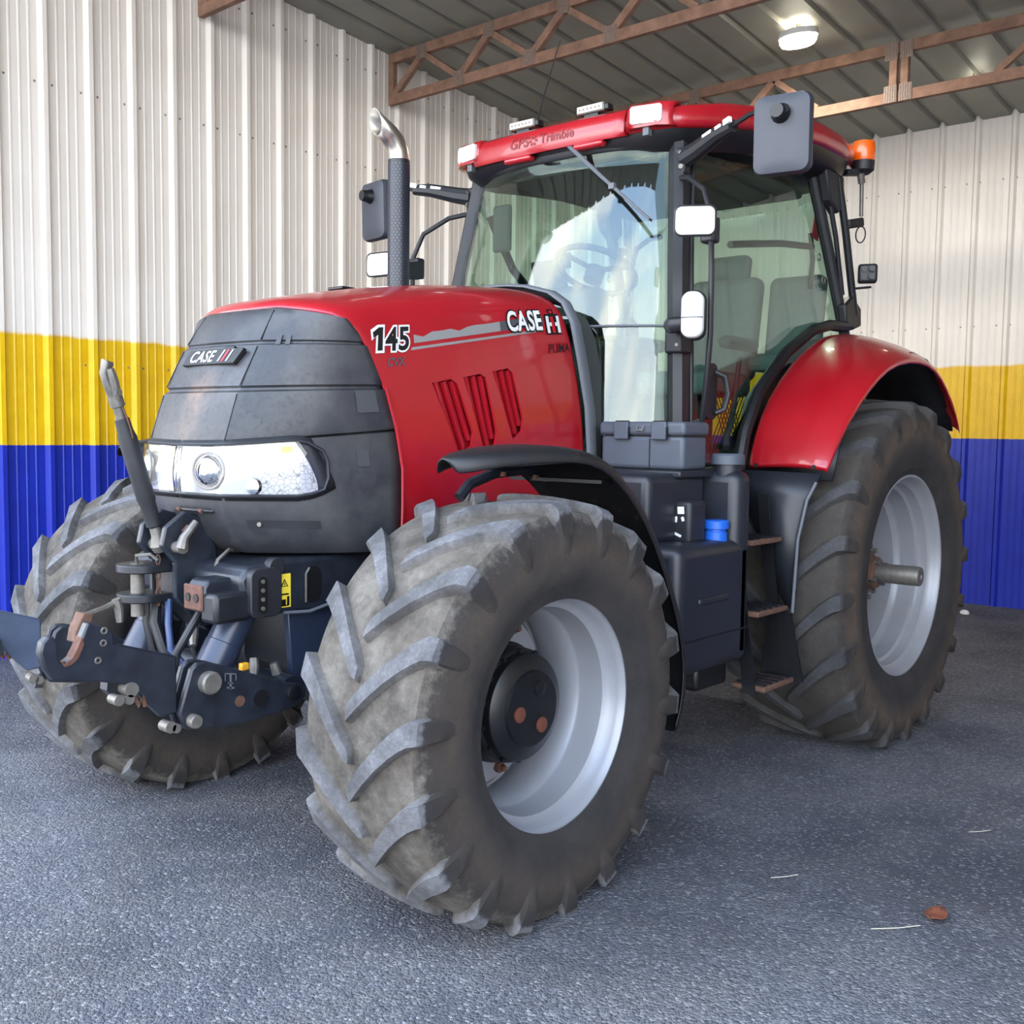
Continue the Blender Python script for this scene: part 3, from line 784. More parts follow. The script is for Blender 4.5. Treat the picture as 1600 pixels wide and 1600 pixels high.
# pieces of old tape and sticker on the cowl
for z0, z1, s0, s1 in ((1.60, 1.69, .86, .95),):
    obj('sticker', MB().grid([[nosept(z, s, .011) for s in (s0, (s0 + s1) / 2, s1)] for z in (z0, (z0 + z1) / 2, z1)]), 'tape_grey', cowl)
for z0, z1, s0, s1 in ((1.43, 1.475, .84, .885),):
    obj('sticker', MB().grid([[nosept(z, s, .004) for s in (s0, (s0 + s1) / 2, s1)] for z in (z0, z1)]), 'tape_grey', lcowl)
for z0, z1, s0, s1 in ((1.856, 1.895, .485, .51), (1.856, 1.892, .535, .56)):
    obj('tape', MB().grid([[nosept(z, s, .0085) for s in (s0, s1)] for z in (z0, z1)]), 'tape_grey', cowl)
# grey seal behind the bonnet
rows = []
for dx, g in ((-.0, .012), (-.02, .022), (-.05, .022), (-.075, .012), (-.10, -.02)):
    r = [Vector((p.x + dx, p.y * (1 + g * 1.2) + (0 if p.y < .02 else g * .4), p.z + g * (1 if k < 6 else 0))) for k, p in enumerate(rear)]
    rows.append([Vector((p.x, -p.y, p.z)) for p in r[:0:-1]] + r)
obj('bonnet_seal', MB().grid(rows), 'grey_seal', TR, ang=40, solid=.006)
obj('scuttle', MB().grid([[Vector((p.x - .09, y * p.y * .98, p.z - .015)) for p in rear] for y in (1,)] + [[Vector((p.x - .26, p.y * .9, p.z - .04)) for p in rear]]), 'cab_trim', TR)
obj('scuttle', MB().grid([[Vector((p.x - .09, -p.y * .98, p.z - .015)) for p in rear]] + [[Vector((p.x - .26, -p.y * .9, p.z - .04)) for p in rear]]), 'cab_trim', TR)
hz = bvh_hood.ray_cast(Vector((2.62, -.03, 3)), Vector((0, 0, -1)), 2)[0].z
obj('bonnet_bolt', MB().box((2.62, -.03, hz + .003), (.07, .09, .012)), 'hub_black', hood, bevel=.004)

# ---- chassis under the bonnet
obj('engine', MB().box((2.2, 0, .93), (1.5, .52, .62)), 'black_metal', TR, bevel=.05)
obj('gearbox', MB().box((.55, 0, .95), (2.0, .66, .8)), 'black_metal', TR, bevel=.08)
ax = MB(); ax.tube([(2.754, -.86, .662), (2.754, -.55, .662), (2.754, -.2, .62), (2.754, .2, .62), (2.754, .55, .662), (2.754, .86, .662)], [.12, .10, .13, .13, .10, .12], 20)
obj('front_axle', ax, 'black_metal', TR)
obj('rear_axle', MB().tube([(0, -.95, .865), (0, -.5, .865), (0, 0, .865), (0, .5, .865), (0, .95, .865)], [.14, .16, .28, .16, .14], 24), 'black_metal', TR)
obj('steering_rod', MB().cyl((2.56, -.7, .60), (2.56, .7, .60), .022), 'rust', TR)
# ---- front linkage
br = obj('front_bracket', MB().plate([(2.55, 1.125), (3.22, 1.125), (3.34, 1.11), (3.37, 1.07), (3.35, .98), (3.24, .94), (2.9, .93), (2.55, .95)], -.33, .355), 'arm_paint', TR, bevel=.015)

for y0, y1 in ((.06, .085), (-.085, -.06)):
    obj('tower_plate', MB().plate([(3.28, 1.16), (3.335, 1.265), (3.40, 1.285), (3.475, 1.235), (3.49, 1.17), (3.44, 1.11), (3.44, .99), (3.34, .88), (3.24, .88)], y0, y1), 'arm_paint', br, bevel=.006)
obj('tower_plate', MB().plate([(3.2, 1.16), (3.335, 1.16), (3.43, 1.09), (3.43, .98), (3.30, .86), (3.2, .86)], -.06, .06), 'black_metal', br)
obj('drop_plate', MB().plate([(2.93, .97), (3.16, .97), (3.14, .72), (3.06, .64), (2.95, .66)], .30, .33), 'cylinder_blue', br, bevel=.004)
obj('drop_plate', MB().plate([(2.93, .97), (3.16, .97), (3.14, .72), (3.06, .64), (2.95, .66)], -.33, -.30), 'cylinder_blue', br, bevel=.004)
obj('cross_tube', MB().cyl((3.2, -.41, .685), (3.2, .41, .685), .05), 'arm_paint', br)
for z in (1.09, .99):
    pts = [(3.40, -.075), (3.40, .075)] + [(3.50 + .082 * math.cos(a), .082 * math.sin(a)) for a in [PI / 2 - PI * i / 12 for i in range(13)]]
    obj('clevis_plate', MB().prism(pts, lambda a, b: (a, b - .03, z - .014), lambda a, b: (a, b - .03, z + .014)), 'black_metal', br, bevel=.004)
pin = obj('hitch_pin', MB().tube([(3.515, -.03, .925), (3.515, -.03, 1.105)], .023, 16), 'galvanised', br)
obj('pin_handle', MB().tube([(3.515, -.03, 1.10), (3.53, -.01, 1.135), (3.50, .03, 1.14), (3.48, .04, 1.12)], .006, 6), 'galvanised', pin)
for i in range(6):
    p = Vector((3.475, .035, 1.12 - i * .028)); a = (i % 2) * PI / 2
    obj('chain_link', MB().tube([p + Vector((.008 * math.cos(t) * math.cos(a), .008 * math.cos(t) * math.sin(a), .017 * math.sin(t))) for t in [2 * PI * k / 10 for k in range(10)]], .003, 5, closed=True), 'rust', pin)
# valve block, coupling plate, sticker
vb = obj('valve_block', MB().plate([(3.27, 1.075), (3.45, 1.075), (3.47, 1.05), (3.47, .965), (3.30, .965)], .20, .30), 'arm_paint', br, bevel=.01)
obj('valve_face', MB().box((3.472, .245, 1.015), (.012, .105, .085)), 'rust', vb, bevel=.01)
for y in (.222, .268): obj('port', MB().cyl((3.476, y, 1.015), (3.482, y, 1.015), .014), 'decal_black', vb)
obj('coupling_base', MB().box((3.40, .32, .985), (.14, .09, .10)), 'black_metal', br, bevel=.015)
cpl = obj('coupling_plate', MB().plate(rr := [(3.285 + a, 1.025 + b) for a, b in rrect(.125, .165, .03)], .355, .385), 'black_plastic', br, bevel=.004)
obj('button_strip', MB().plate([(3.305 + a, 1.02 + b) for a, b in rrect(.036, .12, .017)], .385, .39), 'decal_black', cpl)
for z in (.975, 1.005, 1.035, 1.065): obj('button', MB().cyl((3.305, .389, z), (3.305, .394, z), .007, n=12), 'galvanised', cpl)
obj('knob', MB().cyl((3.235, .34, 1.105), (3.235, .375, 1.105), .033), 'black_plastic', br, bevel=.004)
stk = obj('warning_sticker', MB().box((3.195, .358, 1.02), (.052, .004, .115)), 'sticker_yellow', br)
tri = [(3.195 + .018 * math.cos(a), 1.043 + .018 * math.sin(a)) for a in (PI / 2, PI * 7 / 6, PI * 11 / 6)]
obj('sticker_mark', MB().plate(tri, .3595, .361), 'decal_black', stk)
obj('sticker_mark', MB().plate([(3.195 + .011 * math.cos(a), 1.042 + .011 * math.sin(a)) for a in (PI / 2, PI * 7 / 6, PI * 11 / 6)], .361, .362), 'sticker_yellow', stk)
obj('sticker_mark', MB().box((3.195, .3625, 1.043), (.003, .001, .011)), 'decal_black', stk)
for a, b, w, h in ((3.21, .995, .006, .026), (3.195, 1.008, .034, .005), (3.18, .985, .010, .03), (3.198, .98, .016, .02), (3.195, .969, .036, .004)): obj('sticker_mark', MB().box((a, .3605, b), (w, .002, h)), 'decal_black', stk)
obj('slot', MB().plate([(3.07 + a, 1.03 + b) for a, b in rrect(.07, .13, .034)], .35, .358), 'decal_black', br)
obj('slot_wire', MB().tube([(3.105, .362, .97), (3.105, .362, 1.07), (3.09, .362, 1.09)], .004, 6), 'galvanised', br)
obj('cable', MB().tube([(3.2, .36, .945), (3.1, .375, .94), (3.03, .38, .955), (2.97, .38, .965), (2.9, .375, .95), (2.8, .36, .945)], .006, 6), 'grey_seal', br)
# cylinders and hoses
for y, r, m in ((.255, .06, 'cylinder_blue'), (-.20, .06, 'cylinder_blue')):
    cy = obj('lift_cylinder', MB().tube([(3.26, y, 1.02), (3.40, y, .79)], r, 24), m, TR)
    obj('gland', MB().tube([(3.365, y, .847), (3.425, y, .748)], r * 1.04, 24), m, cy, bevel=.003)
    obj('piston_rod', MB().cyl((3.42, y, .755), (3.46, y, .69), .028), 'chrome', cy)
for path, r, m in (
    ([(3.46, -.06, .99), (3.47, -.05, .90), (3.46, -.03, .80), (3.40, .0, .72)], .016, 'hose'),
    ([(3.45, -.02, .98), (3.47, .0, .90), (3.46, .03, .82), (3.44, .07, .74), (3.40, .1, .70)], .019, 'hose'),
    ([(3.44, .04, .98), (3.46, .07, .90), (3.47, .10, .82), (3.42, .14, .74), (3.36, .16, .74)], .012, 'blue_hose'),
    ([(3.40, .19, .97), (3.46, .20, .90), (3.50, .19, .83), (3.50, .16, .76), (3.46, .13, .72)], .014, 'hose'),
    ([(3.35, .05, .80), (3.40, .15, .78), (3.44, .2, .745), (3.40, .12, .71), (3.34, .05, .72)], .012, 'hose')):
    obj('hydraulic_hose', MB().tube(path, r, 10), m, TR)
for p, q in (((3.38, .10, .90), (3.41, .14, .83)), ((3.30, .33, .80), (3.31, .345, .74)), ((3.22, .33, .77), (3.20, .34, .70))):
    obj('hose_fitting', MB().tube([p, Vector(p).lerp(Vector(q), .5), q], [.014, .018, .012], 8), 'galvanised', TR)
# lower arms
ARM = [(4.043, .991), (4.062, .975), (4.069, .945), (4.056, .898), (4.032, .863), (3.892, .836), (3.805, .811), (3.742, .738), (3.702, .695), (3.652, .70), (3.652, .876), (3.853, .944), (3.858, .982), (3.931, 1.016), (3.966, .94), (3.979, .92), (4.0, .908), (4.014, .915), (4.018, .926), (4.022, .972), (4.030, .988)]
ARM2 = [(3.655, .70), (3.635, .648), (3.53, .630), (3.418, .624), (3.30, .630), (3.203, .643), (3.175, .67), (3.175, .70), (3.197, .718), (3.261, .729), (3.52, .833), (3.564, .846), (3.59, .846), (3.612, .83)]
for sg in (1, -1):
    Y = lambda a, b: tuple(sorted((sg * a, sg * b)))
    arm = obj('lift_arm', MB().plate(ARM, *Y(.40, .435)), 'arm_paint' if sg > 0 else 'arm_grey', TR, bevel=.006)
    obj('arm_hinge_plate', MB().plate(ARM2, *Y(.428, .452)), 'arm_paint', arm, bevel=.006)
    obj('arm_hinge_plate', MB().plate(ARM2, *Y(.375, .398)), 'arm_paint', arm, bevel=.006)
    for x, z, r, ln in ((3.556, .782, .036, .03), (3.612, .672, .022, .028), (3.232, .69, .026, .012)):
        obj('pivot_pin', MB().tube([(x, sg * .44, z), (x, sg * (.452 + ln * .8), z), (x, sg * (.452 + ln), z)], [r, r, r * .85], 20), 'galvanised' if r != .026 else 'hub_black', arm)
    obj('hook_lining', MB().plate([(3.950, .975), (3.967, .94), (3.980, .919), (4.0, .907), (4.012, .913), (4.003, .899), (3.985, .900), (3.963, .916), (3.944, .955)], *Y(.399, .4365)), 'rust', arm)
    if sg > 0:
        obj('hook_block', MB().plate([(3.905, .985), (3.895, 1.03), (3.925, 1.036), (3.948, .99), (3.955, .955), (3.94, .95)], *Y(.35, .398)), 'rusty_step', arm, bevel=.004)
        obj('latch_lever', MB().tube([(3.90, sg * .37, 1.025), (3.85, sg * .365, 1.035), (3.805, sg * .36, 1.05)], .010, 8), 'steel', arm)
        obj('latch_lever', MB().tube([(3.808, sg * .365, 1.06), (3.80, sg * .365, 1.03), (3.80, sg * .37, .99)], [.014, .014, .010], 8), 'steel', arm)
    for x, z in ((3.885, .985), (3.888, .950), (3.905, .902)): obj('hole_ring', MB().tube([(x + .008 * math.cos(t), sg * .437, z + .008 * math.sin(t)) for t in [2 * PI * k / 12 for k in range(12)]], .003, 6, closed=True), 'galvanised', arm)
    obj('keeper', MB().plate([(3.855, .845), (3.80, .828), (3.79, .775), (3.83, .765), (3.86, .80)], *Y(.36, .40)), 'arm_paint', arm)
    for x, z, r in ((3.805, .80, .022), (3.812, .772, .015), (3.845, .775, .016), (3.66, .655, .015), (3.68, .662, .018)):
        obj('keeper_bolt', MB().cyl((x, sg * .40, z), (x, sg * .445, z), r, n=12), 'galvanised', arm)
    obj('keeper_chain', MB().tube([(3.79, sg * .42, .785), (3.775, sg * .43, .745), (3.765, sg * .43, .775), (3.755, sg * .43, .74)], .008, 6), 'rust', arm)
    obj('arm_hole', MB().cyl((3.44, sg * .45, .70), (3.44, sg * .4545, .70), .018), 'rust', arm)
    obj('arm_hole', MB().cyl((3.36, sg * .45, .695), (3.36, sg * .4545, .695), .028), 'decal_black', arm)
    stick('arm_mark', rects([(-.02, .02, .018, .022), (-.022, -.018, -.005, .02), (.018, .022, -.002, .02), (-.004, .004, -.03, .018), (-.014, .014, -.028, -.022), (-.01, .01, -.012, -.008)]), frame_fn((3.475, sg * .453, .775), (-sg, 0, -.2), (0, 0, 1)), (0, sg, 0), None, 'grey_seal', arm, .001)
    if sg < 0:                           # this arm stands swung outwards
        Mz = Matrix.Translation((3.2, -.42, 0)) @ Matrix.Rotation(-.12, 4, 'Z') @ Matrix.Translation((-3.2, .42, 0)); arm.matrix_local = Mz
obj('lubrication_cap', MB().box((3.36, .36, .785), (.03, .02, .025)), 'amber', TR, bevel=.004)
# top link standing up
tl0, tl1 = Vector((3.452, .0, 1.185)), Vector((3.628, .0, 1.745)); d = tl1 - tl0
P_ = lambda t: tl0 + d * t
tl = obj('top_link', MB().tube([P_(.08), P_(.09), P_(.22), P_(.25), P_(.62), P_(.66), P_(.73), P_(.735)], [.020, .026, .027, .031, .031, .026, .024, .02], 20), 'link_rubber', TR)
obj('screw_end', MB().tube([P_(.72), P_(.80), P_(.805), P_(.86)], [.018, .018, .024, .024], 16), 'steel', tl)
dn = d.normalized(); sd = Vector((0, 1, 0)); fw = dn.cross(sd)
for s in (-1, 1):
    obj('hook_cheek', MB().tube([P_(.85) + sd * s * .016, P_(.95) + sd * s * .024, P_(1.02) + sd * s * .024], [.014, .015, .012], 10), 'steel', tl)
obj('hook_jaw', MB().tube([P_(.86) + fw * .0, P_(.92) - fw * .012, P_(1.0) - fw * .014, P_(1.05) + fw * .004, P_(1.03) + fw * .02], [.016, .014, .014, .02, .012], 12), 'steel', tl)
obj('hook_seat', MB().bar(P_(.90), P_(.99), .03, .012, up=(1, 0, 0)), 'rust', tl)
obj('hook_bolt', MB().cyl(P_(.885) - sd * .03, P_(.885) + sd * .035, .012, n=8), 'steel', tl)
obj('ring_clip', MB().tube([P_(.80) + sd * .03, P_(.74) + sd * .036, P_(.68) + sd * .038, P_(.62) + sd * .034], .003, 6), 'rust', tl)
obj('lower_ball', MB().tube([P_(.09), P_(.03), P_(-.03), P_(-.07)], [.018, .02, .034, .026], 16), 'galvanised', tl)
obj('tower_pin', MB().cyl((3.437, -.12, 1.165), (3.437, .13, 1.165), .02), 'galvanised', tl)
obj('pin_handle', MB().tube([(3.437, .12, 1.165), (3.43, .125, 1.20), (3.385, .125, 1.25)], [.024, .016, .012], 10), 'steel', tl)
obj('pin_clip', MB().tube([(3.37, .088, 1.215), (3.40, .095, 1.235), (3.42, .10, 1.22), (3.40, .10, 1.20)], .006, 6), 'rust', tl)
obj('safety_wire', MB().tube([(3.20, .1, 1.135), (3.28, .16, 1.15), (3.33, .17, 1.12), (3.36, .18, 1.06)], .007, 6), 'galvanised', TR)

# ---- front mudguards
FP = [(3.06, 1.475), (3.0, 1.497), (2.85, 1.515), (2.7, 1.523), (2.58, 1.515), (2.46, 1.475), (2.34, 1.395), (2.22, 1.28), (2.12, 1.14), (2.03, .98), (1.965, .84), (1.93, .70), (1.935, .58), (1.97, .47), (2.0, .44)]
for sg in (1, -1):
    rows = []
    n = len(FP) - 1
    for i, (x, z) in enumerate(FP):
        t = i / n
        yo = .98 + (1.20 - .98) * min(1, max(0, (i + .4) / 4)) ** .8; yi = .93 - .14 * min(1, i / 4)
        tx, tz = (FP[min(i + 1, n)][0] - FP[max(i - 1, 0)][0]), (FP[min(i + 1, n)][1] - FP[max(i - 1, 0)][1])
        L = math.hypot(tx, tz); nx, nz = -tz / L, tx / L
        if nz < 0 or (i > 5 and nx > 0): nx, nz = -nx, -nz
        if i > 4 and nx > 0: nx, nz = -nx, -nz
        if i <= 4 and nz < 0: nx, nz = -nx, -nz
        row = []
        for y, dn_ in ((yi, -.055), (yi + .008, -.012), (yi + .03, .004), ((yi + yo) / 2, .012), (yo - .03, .004), (yo - .006, -.012), (yo, -.05)):
            row.append((x + nx * dn_, sg * y, z + nz * dn_))
        rows.append(row)
    fg = obj('front_fender', MB().grid(rows), 'fender_plastic', TR, ang=50, solid=.008, subsurf=1)
    obj('fender_bracket', MB().tube([(2.80, sg * .80, 1.345), (2.75, sg * .80, 1.39), (2.62, sg * .80, 1.425), (2.46, sg * .80, 1.435), (2.30, sg * .80, 1.40), (2.22, sg * .78, 1.32)], .020, 8), 'arm_paint', fg)
    obj('fender_bracket', MB().bar((2.62, sg * .70, 1.44), (2.62, sg * 1.12, 1.475), .05, .012), 'black_metal', fg)
    obj('fender_bracket', MB().bar((2.40, sg * .70, 1.40), (2.40, sg * 1.12, 1.40), .05, .012), 'black_metal', fg)
    for x, y, z in ((2.80, 1.0, 1.492), (2.72, 1.02, 1.495), (2.60, 1.02, 1.488), (2.60, .82, 1.425), (2.42, .82, 1.41), (2.36, .82, 1.40)):
        obj('fender_bolt', MB().cyl((x, sg * y, z - .012), (x, sg * y, z + .004), .012, n=6), 'rust', fg)
    # dried mud smears
    for (x, z, y, a, b) in ((2.285, 1.36, 1.02, .06, .02), (2.25, 1.325, 1.08, .04, .02), (2.16, 1.21, 1.10, .03, .015)):
        pass

# ---- rear mudguards
IN = [(.86, 1.36), (.81, 1.405), (.757, 1.571), (.638, 1.758), (.374, 1.96), (.085, 2.095), (-.15, 2.148), (-.40, 2.13), (-.62, 2.03), (-.80, 1.86), (-.86, 1.72)]
OU = [(.875, 1.36), (.86, 1.405), (.78, 1.56), (.60, 1.74), (.43, 1.865), (.20, 1.95), (-.12, 1.975), (-.33, 1.945), (-.52, 1.85), (-.70, 1.70), (-.765, 1.60)]
for sg in (1, -1):
    rows = []
    for (xi, zi), (xo, zo), k in zip(IN, OU, range(len(IN))):
        yo = 1.215 + .07 * min(1, k / 4)
        yi = .80
        m = lambda t, up: (xi + (xo - xi) * t + (.03 * up if k < 4 else 0), sg * (yi + (yo - yi) * t), zi + (zo - zi) * t + up * (.04 if k >= 3 else .015))
        rows.append([m(0, -.3), m(.06, 0), m(.3, .75), m(.6, 1), m(.85, .75), m(.95, .35), (xo, sg * yo, zo), (xo - (.0 if k > 4 else .012), sg * (yo - .004), zo - .022)])
    fe = obj('rear_fender', MB().grid(rows[1:]), 'red_paint', TR, ang=60, solid=.008, subsurf=1)
    li = [[(x - .03 * (1 if i < 5 else -1), sg * y, z - .035) for y in (.78, 1.0, 1.235)] for i, (x, z) in enumerate([(a * .5 + b * .5, c * .4 + d_ * .6) for (a, c), (b, d_) in zip(IN, OU)])]
    obj('fender_liner', MB().grid(li[1:]), 'hub_black', fe, solid=.01)
    obj('fender_liner', MB().plate([(x, z) for x, z in OU[2:]] + [(-.6, 1.3), (.6, 1.3)], *sorted((sg * .70, sg * .715))), 'hub_black', fe)
    for y in (.88, 1.17): obj('fender_screw', MB().cyl((.862, sg * y, 1.43), (.868, sg * y, 1.43), .01, n=10), 'decal_black', fe)
    # black lower extension and flap
    ext = [[(.855, sg * .80, 1.405), (.89, sg * .98, 1.405), (.872, sg * 1.21, 1.40)], [(.885, sg * .82, 1.30), (.91, sg * 1.0, 1.30), (.92, sg * 1.175, 1.29)], [(.935, sg * .93, 1.12), (.95, sg * 1.04, 1.12), (.95, sg * 1.152, 1.10)], [(.95, sg * 1.09, .80), (.955, sg * 1.115, .79), (.955, sg * 1.14, .77)]]
    ex = obj('fender_skirt', MB().grid(ext), 'tank_plastic', TR, solid=.012, ang=50)
    obj('skirt_edge', MB().tube([(.885, sg * 1.195, 1.36), (.925, sg * 1.172, 1.28), (.957, sg * 1.15, 1.10), (.962, sg * 1.138, .77)], .008, 8), 'grey_seal', ex)
    obj('mud_flap', MB().prism([(1.03, .78), (1.13, .77), (1.20, .46), (1.08, .42), (1.0, .5)], lambda y, z: (.955, sg * y, z), lambda y, z: (.967, sg * y, z)), 'hub_black', ex)

# ---- fuel tank, steps and boxes between the wheels
tk = obj('fuel_tank', MB().box((1.60, .80, .868), (.58, .62, .53)), 'tank_plastic', TR, bevel=.05, seg=4)
obj('tank_shoulder', MB().box((1.67, .70, 1.265), (.44, .52, .29)), 'tank_plastic', tk, bevel=.035, seg=3)
obj('filler_column', MB().box((1.375, .87, 1.01), (.13, .48, .82)), 'tank_plastic', tk, bevel=.05, seg=4)
obj('filler_neck', MB().tube([(1.375, 1.02, 1.36), (1.375, 1.02, 1.46)], .058, 20), 'tank_plastic', tk)
obj('filler_cap', MB().tube([(1.375, 1.02, 1.445), (1.375, 1.02, 1.482), (1.375, 1.02, 1.49)], [.07, .07, .062], 24), 'box_plastic', tk)
obj('blue_filler_cap', MB().tube([(1.49, 1.035, 1.125), (1.49, 1.035, 1.165), (1.49, 1.035, 1.167), (1.49, 1.035, 1.176), (1.49, 1.035, 1.179), (1.49, 1.035, 1.208), (1.49, 1.035, 1.214)], [.049, .049, .043, .043, .055, .055, .049], 28), 'blue_cap', tk)
sb = obj('sticker_box', MB().box((1.62, .97, 1.21), (.13, .12, .18)), 'black_plastic', tk, bevel=.02, seg=3)
for a, b, w, h in ((.015, .05, .03, .03), (-.01, .012, .016, .024), (.025, .015, .012, .018), (.0, -.05, .04, .010), (-.02, -.035, .012, .02)):
    obj('torn_label', MB().box((1.6865, .97 + a, 1.21 + b), (.003, w, h), Matrix.Rotation(random.uniform(-.4, .4), 3, 'X')), 'scuff_white', sb)
obj('tank_port', MB().tube([(1.885, .92, 1.02), (1.895, .92, 1.02)], .04, 20), 'decal_black', tk)
obj('tank_handle', MB().box((1.62, 1.108, .90), (.24, .02, .03)), 'tank_plastic', tk, bevel=.009)
obj('tank_groove', MB().box((1.60, .80, .75), (.584, .624, .008)), 'decal_black', tk)
sh = obj('mounting_shelf', MB().box((1.52, .72, 1.405), (.34, .52, .03)), 'tank_plastic', TR, bevel=.008)
# steps behind the tank
st = obj('access_steps', MB().plate([(.96, 1.36), (1.27, 1.36), (1.27, .60), (.98, .60)], .72, .735), 'hub_black', TR)
for x in (.965, 1.255): obj('step_hanger', MB().prism([(.95, 1.30), (1.0, 1.30), (1.12, .44), (1.06, .44)], lambda y, z: (x - .006, y, z), lambda y, z: (x + .006, y, z)), 'hub_black', st)
for z, y in ((.465, 1.08), (.79, 1.04), (1.10, 1.0)):
    sp_ = obj('step_tread', MB().box((1.11, y, z), (.285, .16, .024)), 'rusty_step', st, bevel=.006)
    for i in range(5): obj('grip_bar', MB().box((1.0 + i * .055, y, z + .015), (.016, .14, .008)), 'black_metal', st)
for z, y in ((1.0, .745), (.92, .745), (.83, .745), (.97, .80)): obj('step_bolt', MB().cyl((1.15 + y * .1, y - .01, z), (1.15 + y * .1, y, z), .012, n=6), 'galvanised', st)
obj('lower_frame', MB().box((1.42, .82, .54), (.26, .36, .12)), 'hub_black', TR, bevel=.02)
# ---- cab
AX = [(1.40, 1.30), (1.65, 1.30), (2.33, 1.285), (2.95, 1.185)]; AY = [(1.40, .70), (1.65, .70), (2.33, .672), (2.95, .60)]
CX = [(1.9, -.46), (2.15, -.42), (2.33, -.35), (2.6, -.24), (2.97, -.08)]; CY = [(1.9, .75), (2.15, .74), (2.97, .68)]
ydoor = lambda x, z: interp([(1.4, .715), (2.2, .715), (2.95, .635)], z) + .035 * math.sin(PI * min(1, max(0, (1.3 - x) / 1.7)))
def wx(y, z):
    xp, yp = interp(AX, z), interp(AY, z); xc = interp([(1.4, 1.60), (2.3, 1.49), (2.95, 1.31)], z)
    return xc - (xc - xp) * min(1, abs(y) / yp) ** 2.6
cab = obj('cab_floor', MB().box((.42, 0, 1.33), (1.75, 1.30, .16)), 'black_metal', TR, bevel=.02)
zz = [1.40, 1.65, 2.0, 2.33, 2.65, 2.95]
for sg in (1, -1):
    ap = MB()
    rows = []
    for z in zz:
        x, y = interp(AX, z), interp(AY, z); w = .045
        rows.append([(x + .012, sg * (y - .03), z), (x + .034, sg * (y + .012), z), (x + .008, sg * (y + .045), z), (x - .05, sg * (y + .045), z), (x - .06, sg * (y + .01), z), (x - .02, sg * (y - .03), z), (x + .012, sg * (y - .03), z)])
    obj('front_pillar', ap.grid(rows), 'black_plastic', TR, ang=40)
    obj('door_frame', MB().tube([(interp(AX, z) - .075, sg * (interp(AY, z) + .042), z) for z in zz], .011, 8), 'hose', TR)
    rp = MB().tube([(interp(CX, z) + .02, sg * interp(CY, z), z) for z in (1.9, 2.15, 2.33, 2.6, 2.8, 2.97)], .03, 10)
    obj('rear_pillar', rp, 'black_plastic', TR)
    # outer window rail behind the pillar, with brackets
    rail = obj('window_rail', MB().tube([(-.20, sg * .76, 2.98), (-.30, sg * .77, 2.70), (-.40, sg * .77, 2.42), (-.46, sg * .77, 2.26)], .021, 10), 'black_metal', TR)
    obj('window_rail', MB().tube([(-.12, sg * .74, 2.90), (-.22, sg * .75, 2.66), (-.33, sg * .75, 2.36)], .014, 8), 'black_metal', TR)
    obj('rail_bracket', MB().plate([(-.40, 2.36), (-.30, 2.30), (-.33, 2.19), (-.42, 2.17), (-.53, 2.20), (-.52, 2.30)], *sorted((sg * .735, sg * .785))), 'black_plastic', rail, bevel=.012)
    obj('rail_bracket', MB().plate([(-.03, 3.0), (-.10, 2.84), (-.20, 2.78), (-.28, 2.84), (-.26, 2.99)], *sorted((sg * .71, sg * .77))), 'black_plastic', rail, bevel=.012)
    obj('window_strut', MB().tube([(-.40, sg * .80, 3.03), (-.42, sg * .80, 2.98), (-.421, sg * .80, 2.98), (-.43, sg * .80, 2.80)], [.02, .02, .011, .011], 10), 'galvanised', rail)
    obj('strut_mount', MB().bar((-.31, sg * .77, 2.74), (-.44, sg * .80, 2.77), .04, .05), 'black_plastic', rail, bevel=.01)
    obj('strut_loop', MB().tube([(-.43 + .0, sg * (.80 + .028 * math.sin(a)), 2.70 + .045 * math.cos(a)) for a in [2 * PI * i / 16 for i in range(16)]], .004, 6, closed=True), 'hose', rail)
    # door glass down to the mudguard
    out = [(1.225, 1.44), (1.225, 1.65), (1.215, 2.33), (1.17, 2.6), (1.11, 2.93), (.5, 2.955), (-.06, 2.955), (-.16, 2.72), (-.28, 2.42), (-.36, 2.22), (-.30, 2.175), (-.10, 2.165), (.10, 2.12), (.385, 1.985), (.655, 1.775), (.775, 1.585), (.83, 1.42)]
    dg_ = obj('door_glass', MB().prism(out, lambda x, z: (x, sg * ydoor(x, z), z), lambda x, z: (x, sg * (ydoor(x, z) + .006), z)), 'cab_glass', TR, ang=80)
    obj('door_seal', MB().tube([(x, sg * (ydoor(x, z) + .003), z) for x, z in out], .012, 8, closed=True), 'hose', dg_)
    obj('door_sill_seal', MB().tube([(.86, sg * .79, 1.40), (.80, sg * .785, 1.58), (.68, sg * .785, 1.775), (.40, sg * .785, 1.99), (.11, sg * .785, 2.125), (-.10, sg * .785, 2.17), (-.33, sg * .78, 2.18)], .03, 8), 'hub_black', dg_)
    hd = obj('door_handle', MB().tube([(1.03, sg * .745, 1.86), (1.0, sg * .78, 1.84), (.985, sg * .79, 1.76), (1.0, sg * .78, 1.69), (1.03, sg * .75, 1.67)], .015, 8), 'black_plastic', dg_)
    obj('handle_plate', MB().plate([(1.06 + a, 1.77 + b) for a, b in rrect(.09, .26, .035)], *sorted((sg * .735, sg * .75))), 'black_plastic', hd)
    for x, z in ((-.185, 2.545), (-.225, 2.425)):
        obj('glass_stud', MB().tube([(x + .06 + .018 * math.cos(a), sg * (ydoor(x, z) + .01), z + .018 * math.sin(a)) for a in [2 * PI * i / 16 for i in range(16)]], .004, 6, closed=True), 'galvanised', dg_)
    obj('door_stay', MB().tube([(.72, sg * .70, 1.95), (.80, sg * .72, 1.70), (.90, sg * .74, 1.55), (.93, sg * .76, 1.51)], [.012, .014, .016, .018], 8), 'black_plastic', dg_)
